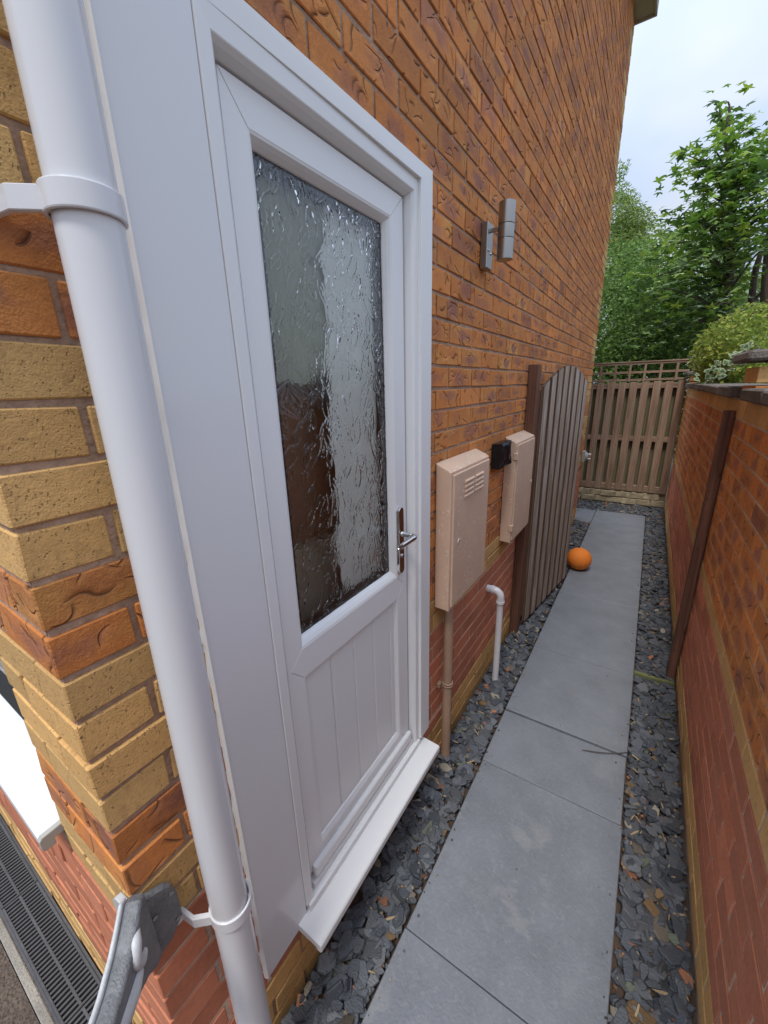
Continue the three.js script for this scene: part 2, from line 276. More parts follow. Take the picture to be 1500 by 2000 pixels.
// ---------------------------------------------------------------- house
const house = thing('brick_house', 'orange brick house with yellow corner bricks and a white side door', 'house');
const TOP = 3.27, wallIn = D - .12;
{
  rnd = rngOf(101);
  // mortar bodies, with the openings cut out
  const side = new THREE.Shape([[-CZ + .0045, G - .2], [-FZ, G - .2], [-FZ, TOP], [-CZ + .0045, TOP]].map(p => new THREE.Vector2(...p)));
  side.holes.push(new THREE.Path([[.42, -1.47], [.42, .575], [1.225, .575], [1.225, -1.47]].map(p => new THREE.Vector2(...p))));
  const sg = new THREE.ExtrudeGeometry(side, { depth: .1155, bevelEnabled: false }).translate(0, 0, -.12).rotateY(Math.PI / 2).translate(D, 0, 0);
  const sw = mesh('side_wall', sg, M.mortar, house);
  const fr = new THREE.Shape([[-7, G - .2], [D - .0105, G - .2], [D - .0105, TOP], [-7, TOP]].map(p => new THREE.Vector2(...p)));
  fr.holes.push(new THREE.Path([[-2.62, -.925], [-2.62, .5], [-.9665, .5], [-.9665, -.925]].map(p => new THREE.Vector2(...p))));
  const fg = new THREE.ExtrudeGeometry(fr, { depth: .1165, bevelEnabled: false }).translate(0, 0, CZ - .12);
  const fw = mesh('front_wall', fg, M.mortar, house);
  mesh('flush_mortar', merge([chamBox(D - .006, D - .0032, bedY(2) + .003, bedY(9), FZ + .004, -1.2, { c: 0 }), chamBox(D - .006, D - .0032, bedY(2) + .003, bedY(9), -.42, CZ - .006, { c: 0 })]), M.paleMortar, house);
  const list = [], opens = [[.41, 1.215, -1.452, .592]];
  const add = (wall, kind, s0, s1, y0, y1) => {           // on the side wall, between s0 and s1 down the passage
    for (const [a, b, c, d] of opens) {
      if (s1 <= a || s0 >= b || y1 <= c || y0 >= d) continue;
      if (y0 < c) { y1 = Math.min(y1, c); continue; }
      if (s0 < a && s1 > b) { add(wall, kind, s0, a, y0, y1); add(wall, kind, b, s1, y0, y1); return; }
      if (s0 < a) s1 = a; else if (s1 > b) s0 = b; else return;
    }
    if (s1 - s0 < .02) return;
    const p = proud() * (kind === 'red' ? .4 : 1); list.push({ wall, kind, jit: kind === 'red' ? .0008 : undefined, box: [D - BT + p, D + p, y0, y1, -s1, -s0], n: [1, 0], hidden: s0 > .36 && s1 < 1.23 && y0 > -1.46 && y1 < .6 || (s0 > .24 && s1 < .33) });
  };
  const kindOf = i => i < 2 ? 'yellow' : i < 9 ? 'red' : i < 11 ? 'yellow' : 'orange';
  const quoin = i => i >= 13 ? ((i - 13) % 6 < 4 ? 'yellow' : 'orange') : kindOf(i);
  for (let i = -1; bedY(i) < TOP - .03; i++) {
    const y0 = bedY(i) + .005, y1 = y0 + .065, odd = i & 1, k = kindOf(i), qk = quoin(i);
    // near corner: one brick seen on both faces
    const ls = odd ? .1025 : .215, lf = odd ? .215 : .1025, p = proud();
    list.push({ wall: 'side', kind: qk, box: [D - lf, D + p, y0, y1, CZ - ls, CZ + p], n: [1, 0] });
    let s = -CZ + ls + BR;
    if (odd) { add('side', qk, s, s + .215, y0, y1); s += .225; }
    // far corner
    const fs = -FZ - (odd ? .215 : .1025); let e = fs - BR;
    list.push({ wall: 'side', kind: qk, box: [D - (odd ? .1025 : .215), D + p, y0, y1, FZ, -fs], n: [1, 0] });
    if (!odd) { add('side', qk, e - .215, e, y0, y1); e -= .225; }
    // stretcher bond between
    let j = 1.3196 + (odd ? 0 : .1125); while (j > s + .06) j -= .225;   // first perpend centre at or before s
    for (; s < e - .02;) { const end = Math.min(e, j + .225 - .005 > s + .02 ? j + .225 - .005 : j + .45 - .005); add('side', k, s, Math.min(end, e), y0, y1); s = end + BR; j = end + .005; }
    // front: pier beside the window, then below, above and beyond it
    const put = (x0, x1, kk) => { const pp = proud(); list.push({ wall: 'front', kind: kk, box: [x0, x1, y0, y1, CZ - BT, CZ + pp], n: [0, 1] }); };
    const x2 = D - lf - BR; put(x2 - (odd ? .1025 : .215), x2, qk);
    if (y1 < -.93 || y0 > .5) { if (odd) put(-1.079, -.9765, k); for (let x = -.9765 - (odd ? .1125 : 0); x > -6.9; x -= .225) put(x - .215, x, k); }
    else for (let x = -2.63 - (odd ? .1125 : 0); x > -6.9; x -= .225) put(x - .215, x, k);
  }
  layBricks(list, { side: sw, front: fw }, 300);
  // the rest of the shell: rear, far side, roof, eaves, floor
  mesh('rear_wall', chamBox(-7, D - .125, G - .2, TOP, FZ + .003, FZ + .12, { c: 0 }), M.mortar, house);
  mesh('end_wall', chamBox(-7.12, -7.001, G - .2, TOP, FZ, CZ, { c: 0 }), M.mortar, house);
  const roof = new THREE.Shape([[-.30, TOP + .22], [-3.8, TOP + 2.5], [-7.3, TOP + .22], [-7.3, TOP + .12], [-3.8, TOP + 2.38], [-.30, TOP + .12]].map(p => new THREE.Vector2(...p)));
  mesh('roof', new THREE.ExtrudeGeometry(roof, { depth: -FZ + CZ + .5, bevelEnabled: false }).translate(0, 0, FZ - .02), M.roof, house);
  mesh('soffit', chamBox(D - .11, -.482, TOP - .012, TOP + .008, FZ + .002, CZ + .25, { c: .001 }), M.fascia, house);
  mesh('fascia', chamBox(-.4815, -.462, TOP - .03, TOP + .17, FZ + .002, CZ + .25, { c: .002 }), M.fascia, house);
  mesh('eaves_end_board', chamBox(D - .02, -.462, TOP - .032, TOP + .2, FZ - .02, FZ + .0005, { c: .002 }), M.fascia, house);
  const inn = mesh('interior_wall', merge([chamBox(-2.7, -2.6, G, .9, -5.3, -.4, { c: 0 }), chamBox(-2.6, wallIn - .001, G, .9, -2.2, -2.1, { c: 0 })]), M.cream, house);
  mesh('floor', chamBox(-7, wallIn, G + .02, G + .1, FZ + .13, CZ - .13, { c: 0 }), noisy([.2, .15, .11], .2, 3, 81), house);
  mesh('ceiling', chamBox(-7, wallIn, .9, 1, FZ + .13, CZ - .13, { c: 0 }), M.cream, house);
  // front window with its sill
  const win = mesh('window', merge([chamBox(-2.62, -.968, -.905, -.83, CZ - .115, CZ - .05, { c: .004 }), chamBox(-2.62, -.968, .42, .498, CZ - .115, CZ - .05, { c: .004 }), chamBox(-1.045, -.968, -.83, .42, CZ - .115, CZ - .05, { c: .004 }), chamBox(-2.62, -2.545, -.83, .42, CZ - .115, CZ - .05, { c: .004 })]), M.upvc, house);
  mesh('pane', chamBox(-2.55, -1.04, -.835, .425, CZ - .09, CZ - .086, { c: 0 }), new THREE.MeshPhysicalMaterial({ color: 0xffffff, roughness: .02, transmission: 1, thickness: 0 }), win);
  mesh('gasket', chamBox(-2.55, -1.04, -.832, -.826, CZ - .085, CZ - .049, { c: 0 }), M.gasket, win);
  const sill = new THREE.Shape([[0, 0], [.145, -.012], [.15, -.018], [.15, -.04], [.143, -.046], [.128, -.046], [.128, -.03], [0, -.025]].map(p => new THREE.Vector2(...p)));
  mesh('window_sill', new THREE.ExtrudeGeometry(sill, { depth: 1.63, bevelEnabled: false }).rotateY(-Math.PI / 2).translate(-.982, -.892, CZ - .11), M.upvc, house).userData.label = 'white front window sill with rounded nose';
  mesh('sill_end_cap', new THREE.ExtrudeGeometry(sill, { depth: .012, bevelEnabled: true, bevelThickness: .001, bevelSize: .0015, bevelSegments: 1 }).rotateY(-Math.PI / 2).translate(-.969, -.892, CZ - .11), std({ color: lin(.42, .41, .38), roughness: .5 }), house);
}
// ---------------------------------------------------------------- side door
{
  rnd = rngOf(202);
  const door = thing('side_door', 'white plastic side door with leaf patterned glass and a wide side panel', 'door');
  // infill panel beside the frame
  mesh('side_panel', sidePoly([[.349, -1.458], [.4955, -1.452], [.4955, .62], [.349, .62]], -.03, .0095, .0008), M.panel, door).userData.label = 'flat glossy white panel between door frame and downpipe';
  // sealant beads: uneven edges
  const bead = (s0, s1, e0, e1, y0, y1, w) => { const n = 150, P = [], I = []; for (let i = 0; i <= n; i++) { const y = mix(y0, y1, i / n), k = w * (fbm(i * .35, s0 * 9, 5, 3) - .35) * 2.2; P.push(D + e0, y, -(s0 - Math.max(0, k) * Math.sign(s1 - s0)), D + e0 + (e1 - e0) * .75, y, -mix(s0, s1, .35), D + e1, y, -s1); } for (let i = 0; i < n; i++) for (let k = 0; k < 2; k++) { const a = i * 3 + k; I.push(a, a + 1, a + 3, a + 1, a + 4, a + 3); } const g = new THREE.BufferGeometry(); g.setAttribute('position', new THREE.Float32BufferAttribute(P, 3)); g.setAttribute('uv', new THREE.Float32BufferAttribute(new Float32Array(P.length / 3 * 2), 2)); g.setIndex(I); g.computeVertexNormals(); return g; };
  mesh('sealant_bead', bead(.3455, .3505, -.002, .0103, -1.458, .62, .005), M.sealant, door);
  mesh('sealant_bead', bead(1.246, 1.2405, -.004, .0225, -1.40, .587, .003), M.sealant, door);
  // outer frame, mitred, stepping back towards the leaf
  const yb = -1.405;
  mesh('frame', loopFrame([[.4965, 1.243, yb, .587, -.06], [.4965, 1.243, yb, .587, .0205, .0115], [.4975, 1.2415, yb, .5855, .022, .013], [.499, 1.173, yb, .5475, .022, .013], [.5, 1.172, yb, .5465, .021, .013], [.5005, 1.172, yb, .5465, .012, .013], [.521, 1.150, yb, .516, .012], [.523, 1.1485, yb, .514, .011], [.530, 1.143, yb, .508, .004], [.539, 1.1375, yb, .502, -.010], [.5405, 1.1365, yb, .501, -.013], [.5405, 1.1365, yb, .501, -.07]], true), M.upvc, door);
  mesh('frame_gasket', loopFrame([[.5395, 1.1375, -1.37, .502, -.034], [.56, 1.115, -1.37, .485, -.034]], true), M.gasket, door);
  // leaf: five members with mitred and pointed joints
  const t = .0006, L = .545, R = 1.1255, T = .4955, B = -1.362, l = .598, r = 1.0625, tp = .434, mt = -.62, mb = -.704, bb = -1.306, vl = .556, vr = 1.100, vm = -.662;
  const leaf = (n, pts) => mesh(n, sidePoly(pts, -.055, -.012, .0011), M.upvc, door);
  leaf('top_rail', [[L + t, T], [R - t, T], [r - t, tp], [l + t, tp]]);
  leaf('stile', [[L, T - t * 2], [l, tp - t], [l, mt + t], [vl + .0, vm], [l, mb - t], [l, bb + t], [L, B + t]].reverse());
  leaf('stile', [[R, T - t * 2], [r, tp - t], [r, mt + t], [vr, vm], [r, mb - t], [r, bb + t], [R, B + t]]);
  leaf('middle_rail', [[l + t, mt], [r - t, mt], [vr - t * 2, vm], [r - t, mb], [l + t, mb], [vl + t * 2, vm]].reverse());
  leaf('bottom_rail', [[L + t, B], [R - t, B], [r - t, bb], [l + t, bb]].reverse());
  mesh('glazing_bead', loopFrame([[l - .0005, r + .0005, mt - .0005, tp + .0005, -.0125], [l + .004, r - .004, mt + .005, tp - .004, -.014], [l + .012, r - .011, mt + .014, tp - .010, -.021], [l + .0185, r - .0165, mt + .022, tp - .0165, -.030], [l + .0195, r - .0175, mt + .023, tp - .0175, -.034]]), M.upvc, door);
  mesh('panel_bead', loopFrame([[l - .0005, r + .0005, bb - .0005, mb + .0005, -.0125], [l + .003, r - .003, bb + .004, mb - .003, -.013], [l + .010, r - .008, bb + .014, mb - .008, -.021], [l + .012, r - .010, bb + .017, mb - .010, -.027]]), M.upvc, door);
  // tongue and groove boards
  for (let k = 0, x = l + .005; k < 5; k++) { const w = [.113, .1045, .105, .102, .036][k]; mesh('panel_board', chamBox(D - .05, D - .0255, bb + .008, mb - .004, -(x + w - .0008), -(x + .0008), { c: .0042 }), M.upvc, door); x += w; }
  // insulated unit: relief glass in front, black spacer round it
  const gL = .612, gR = 1.051, gB = -.604, gT = .423, step = .0016, nx = Math.round((gR - gL) / step), ny = Math.round((gT - gB) / step), H = new Float32Array((nx + 1) * (ny + 1));
  for (let j = 0; j <= ny; j++) for (let i = 0; i <= nx; i++) H[j * (nx + 1) + i] = .0012 * fbm(i * .04, j * .014, 3, 2) + .0003 * fbm(i * .22, j * .07, 8, 2);
  for (let n = 0; n < 430; n++) {        // sprigs of leaves pressed into the glass: raised outlines, ribs and shallow domes
    const cx = rr(0, nx), cy = rr(0, ny), a = rr(-.8, .8) + (rnd() < .5 ? Math.PI : 0) + Math.PI / 2, len = rr(13, 27), wid = len * rr(.30, .46), A = rr(.0009, .0015), bend = rr(-.3, .3), ca = Math.cos(a), sa = Math.sin(a), tilt = rr(-.0005, .0005);
    for (let j = Math.max(1, cy - len - 3 | 0); j <= Math.min(ny - 1, cy + len + 3); j++) for (let i = Math.max(1, cx - len - 3 | 0); i <= Math.min(nx - 1, cx + len + 3); i++) {
      const x = ((i - cx) * ca + (j - cy) * sa) / len, yc = -(i - cx) * sa + (j - cy) * ca - bend * x * x * wid; if (x < -1.04 || x > 1.04) continue;
      const half = Math.pow(Math.max(0, 1 - x * x), .85) * (1 - .35 * x) * wid, d = Math.abs(yc) - half; if (d > 3.5) continue;
      const k = j * (nx + 1) + i, edge = A * Math.exp(-d * d / 1.7);
      if (d < 0) H[k] = mix(H[k], .0007 + tilt * yc / wid + .0003 * Math.sqrt(Math.min(1, -d / 6)) + .55 * A * Math.exp(-yc * yc / 1.2) + .12 * A * Math.sin(x * len * .9 - Math.abs(yc) * .8), sstep(0, -1.5, d)) + edge; else H[k] += edge;
    }
  }
  for (let n = 0; n < 70; n++) { let x = rr(0, nx), y = rr(0, ny), a = Math.PI / 2 + rr(-.4, .4); const l2 = rr(30, 110); for (let s = 0; s < l2; s++) { a += rr(-.14, .14); x += Math.cos(a); y += Math.sin(a); for (let u = -2; u <= 2; u++) { const i = Math.round(x) + u, j = Math.round(y); if (i > 0 && j > 0 && i < nx && j < ny) H[j * (nx + 1) + i] += .0006 * Math.exp(-u * u / 1.4); } } }
  const P = [], I = [], eg = -.0345;
  for (let j = 0; j <= ny; j++) for (let i = 0; i <= nx; i++) { const edge = i === 0 || j === 0 || i === nx || j === ny; P.push(D + eg + (edge ? 0 : H[j * (nx + 1) + i] - .0004), gB + j * (gT - gB) / ny, -(gL + i * (gR - gL) / nx)); }
  const id = (i, j) => j * (nx + 1) + i;
  for (let j = 0; j < ny; j++) for (let i = 0; i < nx; i++) I.push(id(i, j), id(i + 1, j), id(i + 1, j + 1), id(i, j), id(i + 1, j + 1), id(i, j + 1));
  const gf = new THREE.BufferGeometry(); gf.setAttribute('position', new THREE.Float32BufferAttribute(P, 3)); gf.setAttribute('uv', new THREE.Float32BufferAttribute(new Float32Array(P.length / 3 * 2), 2)); gf.setIndex(I); gf.computeVertexNormals();
  const q = (x, s0, s1, y0, y1) => [[x, y0, -s0], [x, y0, -s1], [x, y1, -s1], [x, y1, -s0]];
  const bP = [], quad = (a, b, c, d) => { for (const p of [a, b, c, a, c, d]) bP.push(...p); }, f4 = q(D + eg, gL, gR, gB, gT), b4 = q(D + eg - .005, gL, gR, gB, gT);
  quad(b4[0], b4[3], b4[2], b4[1]); for (let k = 0; k < 4; k++) { const m = (k + 1) % 4; quad(f4[k], b4[k], b4[m], f4[m]); }
  const gb = new THREE.BufferGeometry(); gb.setAttribute('position', new THREE.Float32BufferAttribute(bP, 3)); gb.setAttribute('uv', new THREE.Float32BufferAttribute(new Float32Array(bP.length / 3 * 2), 2)); gb.computeVertexNormals();
  mesh('glass_pane', merge([gf, gb]), new THREE.MeshPhysicalMaterial({ color: lin(1, 1, 1), roughness: .05, transmission: 1, thickness: .005, ior: 1.5 }), door).userData.label = 'obscured glass pressed with leaf sprigs';
  mesh('spacer_bar', loopFrame([[gL + .0, gR, gB, gT, -.041], [gL + .020, gR - .012, gB + .016, gT - .014, -.041], [gL + .020, gR - .012, gB + .016, gT - .014, -.064]]), M.gasket, door);
  // threshold, weather bar and sill
  mesh('weather_bar', sidePoly([[.552, -1.372], [1.1205, -1.372], [1.1205, -1.332], [.552, -1.332]], -.012, .006, .004), M.upvc, door);
  mesh('threshold', merge([sidePoly([[.5405, -1.425], [1.1365, -1.425], [1.1365, -1.384], [.5405, -1.384]], -.07, .004, .002), sidePoly([[.503, -1.43], [1.170, -1.43], [1.170, -1.406], [.503, -1.406]], -.07, .021, .002)]), M.upvc, door);
  const sh = new THREE.Shape([[-.06, -1.4305], [.024, -1.4305], [.088, -1.4355], [.092, -1.44], [.092, -1.462], [.088, -1.466], [.074, -1.466], [.072, -1.458], [-.06, -1.456]].map(p => new THREE.Vector2(...p)));
  mesh('sill', new THREE.ExtrudeGeometry(sh, { depth: .741, bevelEnabled: true, bevelThickness: .002, bevelSize: .0012, bevelOffset: -.0012, bevelSegments: 1 }).translate(D, 0, -1.205), M.upvc, door);
  // lever handle
  const bs = 1.0785, plate = new THREE.Shape(); { const w = .0155, a = -.492 - .118, b = -.492 + .118; plate.moveTo(bs - w, a + w); plate.absarc(bs, a + w, w, Math.PI, 2 * Math.PI); plate.lineTo(bs + w, b - w); plate.absarc(bs, b - w, w, 0, Math.PI); }
  const hd = mesh('handle', new THREE.ExtrudeGeometry(plate, { depth: .008, bevelEnabled: true, bevelThickness: .0025, bevelSize: .0022, bevelOffset: -.0022, bevelSegments: 3, curveSegments: 16 }).translate(0, 0, -.0115).rotateY(Math.PI / 2).translate(D, 0, 0), M.chrome, door);
  hd.userData.label = 'polished chrome lever handle on long backplate';
  const hy = -.466; mesh('lever', taperTube([[D, hy, -bs], [D + .03, hy, -bs], [D + .046, hy, -bs - .001], [D + .0515, hy - .0005, -bs + .010], [D + .0515, hy - .001, -bs + .03], [D + .051, hy - .001, -bs + .105]], [.0085, .0085, .0088, .0092, .0092, .0088], 14), M.chrome, hd);
  mesh('keyhole', new THREE.CylinderGeometry(.0062, .0062, .006, 16).rotateZ(Math.PI / 2).translate(D + .0015, -.545, -bs), M.chrome, hd);
}
// what shows through the glass
{
  rnd = rngOf(203);
  const bn = noisy([.16, .085, .048], .4, 4, 91, { rough: .6 }), mat = std({ color: lin(.30, .27, .2), roughness: 1 });
  const c2 = thing('brown_cupboard', 'dark brown cupboard standing inside the house behind the left of the door glass', 'cupboard');
  mesh('body', chamBox(-1.2, wallIn - .02, -.42, .1, -1.2, -.47, { c: .004 }), bn, c2); mesh('door', chamBox(wallIn - .0195, wallIn - .008, -.40, .08, -.945, -.49, { c: .003 }), bn, c2);
  mesh('base', chamBox(-1.2, wallIn - .012, G + .1, -.422, -1.2, -.47, { c: .004 }), mat, c2);
  const backdrop = (name, label, s0, s1, y0, y1, e, col, amp) => {  // sheets added close behind the glass for the bright and dim interior
    const c = thing(name, label, 'backdrop'), w = s1 - s0, g = new THREE.PlaneGeometry(w, y1 - y0, Math.round(w * 260), 60), p = g.attributes.position;
    for (let i = 0; i < p.count; i++) { const x = p.getX(i), y = p.getY(i); p.setXYZ(i, x + (x < -w * .4 ? (fbm(y * 9 + 20, 3, 4, 3) - .5) * .09 : 0), y + (y < 0 ? (fbm(x * 14 + 20, 7, 4, 3) - .5) * .10 : 0), amp * (Math.sin(x * 70) + .5 * Math.sin(x * 31 + 1))); } g.computeVertexNormals();
    mesh('sheet', g.rotateY(Math.PI / 2).translate(D + e, (y0 + y1) / 2, -(s0 + s1) / 2), std({ color: lin(...col), roughness: .95 }), c);
    mesh('rail', new THREE.CylinderGeometry(.006, .006, w, 10).rotateX(Math.PI / 2).translate(D + e, y1 + .006, -(s0 + s1) / 2), M.upvc, c);
  };
  backdrop('pale_backdrop', 'pale curtain added behind the right half of the door glass as a bright interior', .84, 1.21, -.70, .55, -.070, [.80, .85, .79], .002);
  backdrop('olive_backdrop', 'olive grey curtain added behind the upper left of the door glass for the dim interior', .45, .90, .02, .54, -.078, [.34, .37, .27], .003);
}
// ---------------------------------------------------------------- ground
{
  rnd = rngOf(303);
  const soil = noisy([.075, .048, .034], .9, 6, 111, { bump: .02, size: 1 });
  const gr = structure(mesh('ground', new THREE.PlaneGeometry(240, 240).rotateX(-Math.PI / 2).translate(0, G - .07, -20), noisy([.10, .085, .05], .5, 6, 113, { size: 4 })));
  gr.geometry.attributes.uv.array.forEach((v, i, a) => a[i] = v * 240);
  const bed = mesh('soil_bed', new THREE.PlaneGeometry(3.2, 7.4, 8, 8).rotateX(-Math.PI / 2).translate(-.7, G - .036, -3.3), soil); structure(bed);
  // tarmac in front of the house
  const tar = tex(768, 768, (i, j, c) => { const a = fbm(i / 4, j / 4, 5, 3, 192, 192), b = fbm(i / 70, j / 70, 9, 4, 15, 15), t = .5 + a * 1.1 + (b - .5) * .5; c[0] = .105 * t; c[1] = .082 * t; c[2] = .066 * t; });
  const tm = std({ map: per(tar, .9, .9), bumpMap: per(tex(640, 640, (i, j, c) => { c[0] = fbm(i / 4, j / 4, 15, 3, 160, 160); }, false), .9, .9), bumpScale: .008, roughness: .92 });
  const tg = new THREE.PlaneGeometry(14, 6).rotateX(-Math.PI / 2).translate(-3, G - .004, 3.004); tg.attributes.uv.array.forEach((v, i, a) => a[i] = v * (i % 2 ? 6 : 14)); structure(mesh('tarmac_drive', tg, tm));
  // paving: dark grey slabs
  const st = (n, k) => tex(768, 768, (i, j, c) => {
    const a = fbm(i / 96, j / 96, n, 4, 8, 8), b = fbm(i / 8, j / 8, n + 3, 2, 96, 96), s = sstep(.52, .74, fbm(i / 68 + 7, j / 45, n + 6, 4)) * sstep(.3, .75, fbm(i / 300, j / 300, n + 8, 2)), sp = b > .73 ? .25 : 0;
    const t = .82 + a * .3 + (b - .5) * .13, w = s * .42 + sp * .3; const base = [.185, .203, .232], st2 = [.40, .40, .39]; for (let q = 0; q < 3; q++) c[q] = mix(base[q] * t, st2[q], w * k);
  });
  const bumpS = per(tex(512, 512, (i, j, c) => { c[0] = fbm(i / 6, j / 6, 77, 4, 85, 85); }, false), .5, .5);
  const slabM = [st(120, 1), st(150, .35), st(170, .15)].map(m => std({ map: per(m, .9, .9), bumpMap: bumpS, bumpScale: .0012, roughness: .58 }));
  const path = new THREE.Group(); path.name = 'paved_path'; structure(path); scene.add(path);
  const P0 = -.437, P1 = .131, zs = [.98, .12, -.725, -1.45, -1.812, -2.462, -3.34, -4.22, -5.085, -5.985], gap = [.004, .004, .004, .003, .015, .004, .004, .004, .004, 0];
  for (let k = 0; k + 1 < zs.length; k++) mesh('slab', chamBox(P0 + rr(-.002, .002), P1 + rr(-.002, .002), G - .04, G + rr(-.001, .001), zs[k + 1] + gap[k + 1] / 2, zs[k] - gap[k] / 2, { c: .0022, random: true, uv: null, jit: .0007 }), slabM[k <= 2 ? 0 : k <= 3 ? 1 : 2], path);
  for (const [a, b] of [[-.442, -1.03], [-1.034, -1.63], [-1.634, -2.2]]) mesh('slab', chamBox(b, a, G - .04, G - .0015, -5.98, -5.385, { c: .0022, random: true, jit: .0007 }), slabM[2], path);
  // channel drain along the front wall
  const dr = thing('channel_drain', 'black slotted channel drain along the foot of the front wall', 'drain');
  const dm = noisy([.085, .088, .095], .4, 5, 131, { rough: .55 }), conc = noisy([.30, .285, .25], .4, 5, 133, { bump: .003, size: .4 });
  mesh('channel', merge([chamBox(-4, -.62, G - .09, G - .08, CZ + .004, CZ + .118, { c: 0 }), chamBox(-4, -.62, G - .09, G - .001, CZ + .003, CZ + .010, { c: 0 }), chamBox(-4, -.62, G - .09, G - .001, CZ + .112, CZ + .1185, { c: 0 })]), dm, dr);
  mesh('kerb', chamBox(-4, -.62, G - .09, G + .001, CZ + .119, CZ + .141, { c: .003, random: true }), conc, dr);
  for (let x = -.64, n = 0; x > -3.6; x -= .5, n++) {
    const g = mesh('grate', merge([chamBox(x - .496, x, G - .012, G + .002, CZ + .0105, CZ + .018, { c: .001 }), chamBox(x - .496, x, G - .012, G + .002, CZ + .060, CZ + .067, { c: .001 }), chamBox(x - .496, x, G - .012, G + .002, CZ + .1045, CZ + .1115, { c: .001 })]), dm, dr);
    const bar = chamBox(-.0035, .0035, G - .013, G + .0012, CZ + .018, CZ + .1045, { c: .0008 });
    for (let k = 0; k < 34; k++) { const m = mesh('bar', bar, dm, g); m.position.x = x - .004 - k * .0148; }
  }
  // timber edging across the chippings
  const gt = noisy([.19, .21, .085], .5, 4, 141, { bump: .003, size: .3 });
  tag(mesh('timber_edging', chamBox(P1 + .004, RW - .008, G - .05, G + .006, -2.512, -2.488, { c: .003, jit: .002, random: true }), gt), 'short green stained timber strip laid across the slate chippings', 'timber strip');
}
// ---------------------------------------------------------------- slate chippings
function chip(P, N, C, U, x, y, z, L, W, T, col, tilt) {
  const n = 5 + Math.floor(rnd() * 3), ring = [], a0 = rr(0, 6.28);
  for (let k = 0; k < n; k++) { const a = a0 + (k + rr(-.3, .3)) / n * 2 * Math.PI, q = rr(.78, 1.08); ring.push([Math.cos(a) * L / 2 * q, Math.sin(a) * W / 2 * q]); }
  const yaw = rr(0, 6.28), e = new THREE.Matrix4().makeRotationFromEuler(new THREE.Euler(rr(-tilt, tilt), yaw, rr(-tilt, tilt), 'YXZ')), sk = rr(-.2, .2) * T;
  const tf = (u, h, v) => { const p = new THREE.Vector3(u, h + sk * u / L, v).applyMatrix4(e); return [p.x + x, p.y + y, p.z + z]; };
  const up = T / 2, top = ring.map(([u, v]) => tf(u * .90, up, v * .90)), m1 = ring.map(([u, v]) => tf(u, up * .55, v)), m0 = ring.map(([u, v]) => tf(u * rr(.93, 1.02), -up, v * rr(.93, 1.02)));
  const tri = (a, b, c, k) => { P.push(...a, ...b, ...c); for (let q = 0; q < 3; q++) C.push(col[0] * k, col[1] * k, col[2] * k); U.push(a[0] * 3, a[2] * 3, b[0] * 3, b[2] * 3, c[0] * 3, c[2] * 3); };
  for (let k = 1; k + 1 < n; k++) tri(top[0], top[k + 1], top[k], 1);
  for (let k = 0; k < n; k++) { const m = (k + 1) % n; tri(top[k], top[m], m1[m], 1); tri(top[k], m1[m], m1[k], 1); tri(m1[k], m1[m], m0[m], 1); tri(m1[k], m0[m], m0[k], 1); }
}
function chippings(name, label, areas, seed, dens) {
  rnd = rngOf(seed); const P = [], C = [], U = [], pal = [[.076, .086, .103], [.094, .105, .122], [.058, .066, .080], [.122, .131, .144], [.083, .089, .097]], odd = [[.20, .125, .06], [.15, .13, .10], [.30, .27, .21], [.30, .13, .07], [.12, .14, .10]];
  for (const [x0, x1, z0, z1, sc] of areas) {
    const n = Math.round((x1 - x0) * (z1 - z0) * dens / (sc * sc));
    for (let k = 0; k < n; k++) {
      const big = rnd() < .3, L = sc * (big ? rr(.052, .09) : rr(.024, .056)), W = L * rr(.45, .85), T = rr(.004, .011) * (big ? 1.2 : 1), lv = k / n;
      const c = rnd() < .07 ? pick(odd) : pick(pal), q = rr(.78, 1.25);
      const hl = L * .42; chip(P, 0, C, U, clamp(rr(x0, x1), x0 + hl, x1 - hl), G - .034 + lv * .030 + rr(0, .008), rr(z0, z1), L, W, T, [c[0] * q, c[1] * q, c[2] * q], rnd() < .12 ? 1.0 : .32);
    }
    for (let k = 0; k < n * .35; k++) { const L = rr(.006, .016), c = pick([[.34, .2, .11], [.42, .33, .22], [.25, .10, .05], [.3, .27, .2], [.2, .11, .06]]), q = rr(.7, 1.2); chip(P, 0, C, U, rr(x0 + .008, x1 - .008), G - .022 + rr(0, .014), rr(z0, z1), L, L * rr(.5, .9), L * .5, [c[0] * q, c[1] * q, c[2] * q], .8); }
    for (let k = 0; k < n * .02; k++) { const L = rr(.03, .055), q = rr(.8, 1.2); chip(P, 0, C, U, clamp(rr(x0, x1), x0 + .03, x1 - .03), G - .004 + rr(0, .008), rr(z0, z1), L, L * .16, .003, [.42 * q, .31 * q, .17 * q], .5); }   // splinters of wood
  }
  const g = new THREE.BufferGeometry(); g.setAttribute('position', new THREE.Float32BufferAttribute(P, 3)); g.setAttribute('color', new THREE.Float32BufferAttribute(C, 3)); g.setAttribute('uv', new THREE.Float32BufferAttribute(U, 2)); g.computeVertexNormals();
  const m = tag(mesh(name, g, M.slate), label, 'gravel'); m.userData.kind = 'stuff'; return m;
}
M.slate = std({ vertexColors: true, roughness: .62, bumpMap: tex(512, 512, (i, j, c) => { c[0] = fbm(i / 10, j / 4, 33, 4, 51, 128); }, false), bumpScale: .0025 });
chippings('slate_chippings', 'blue grey slate chippings along the foot of the house wall', [[D + .008, -.442, -1.9, -.10, 1], [D + .008, -.442, -5.38, -1.9, 1.05]], 401, 3300);
chippings('slate_chippings', 'blue grey slate chippings along the foot of the garden wall', [[.135, RW - .004, -2.48, -.2, 1], [.135, RW - .004, -5.99, -2.52, 1.05]], 402, 3300);
chippings('slate_chippings', 'blue grey slate chippings in front of the wooden fence', [[-1.6, RW - .004, -6.475, -5.99, 1.05]], 403, 2600);
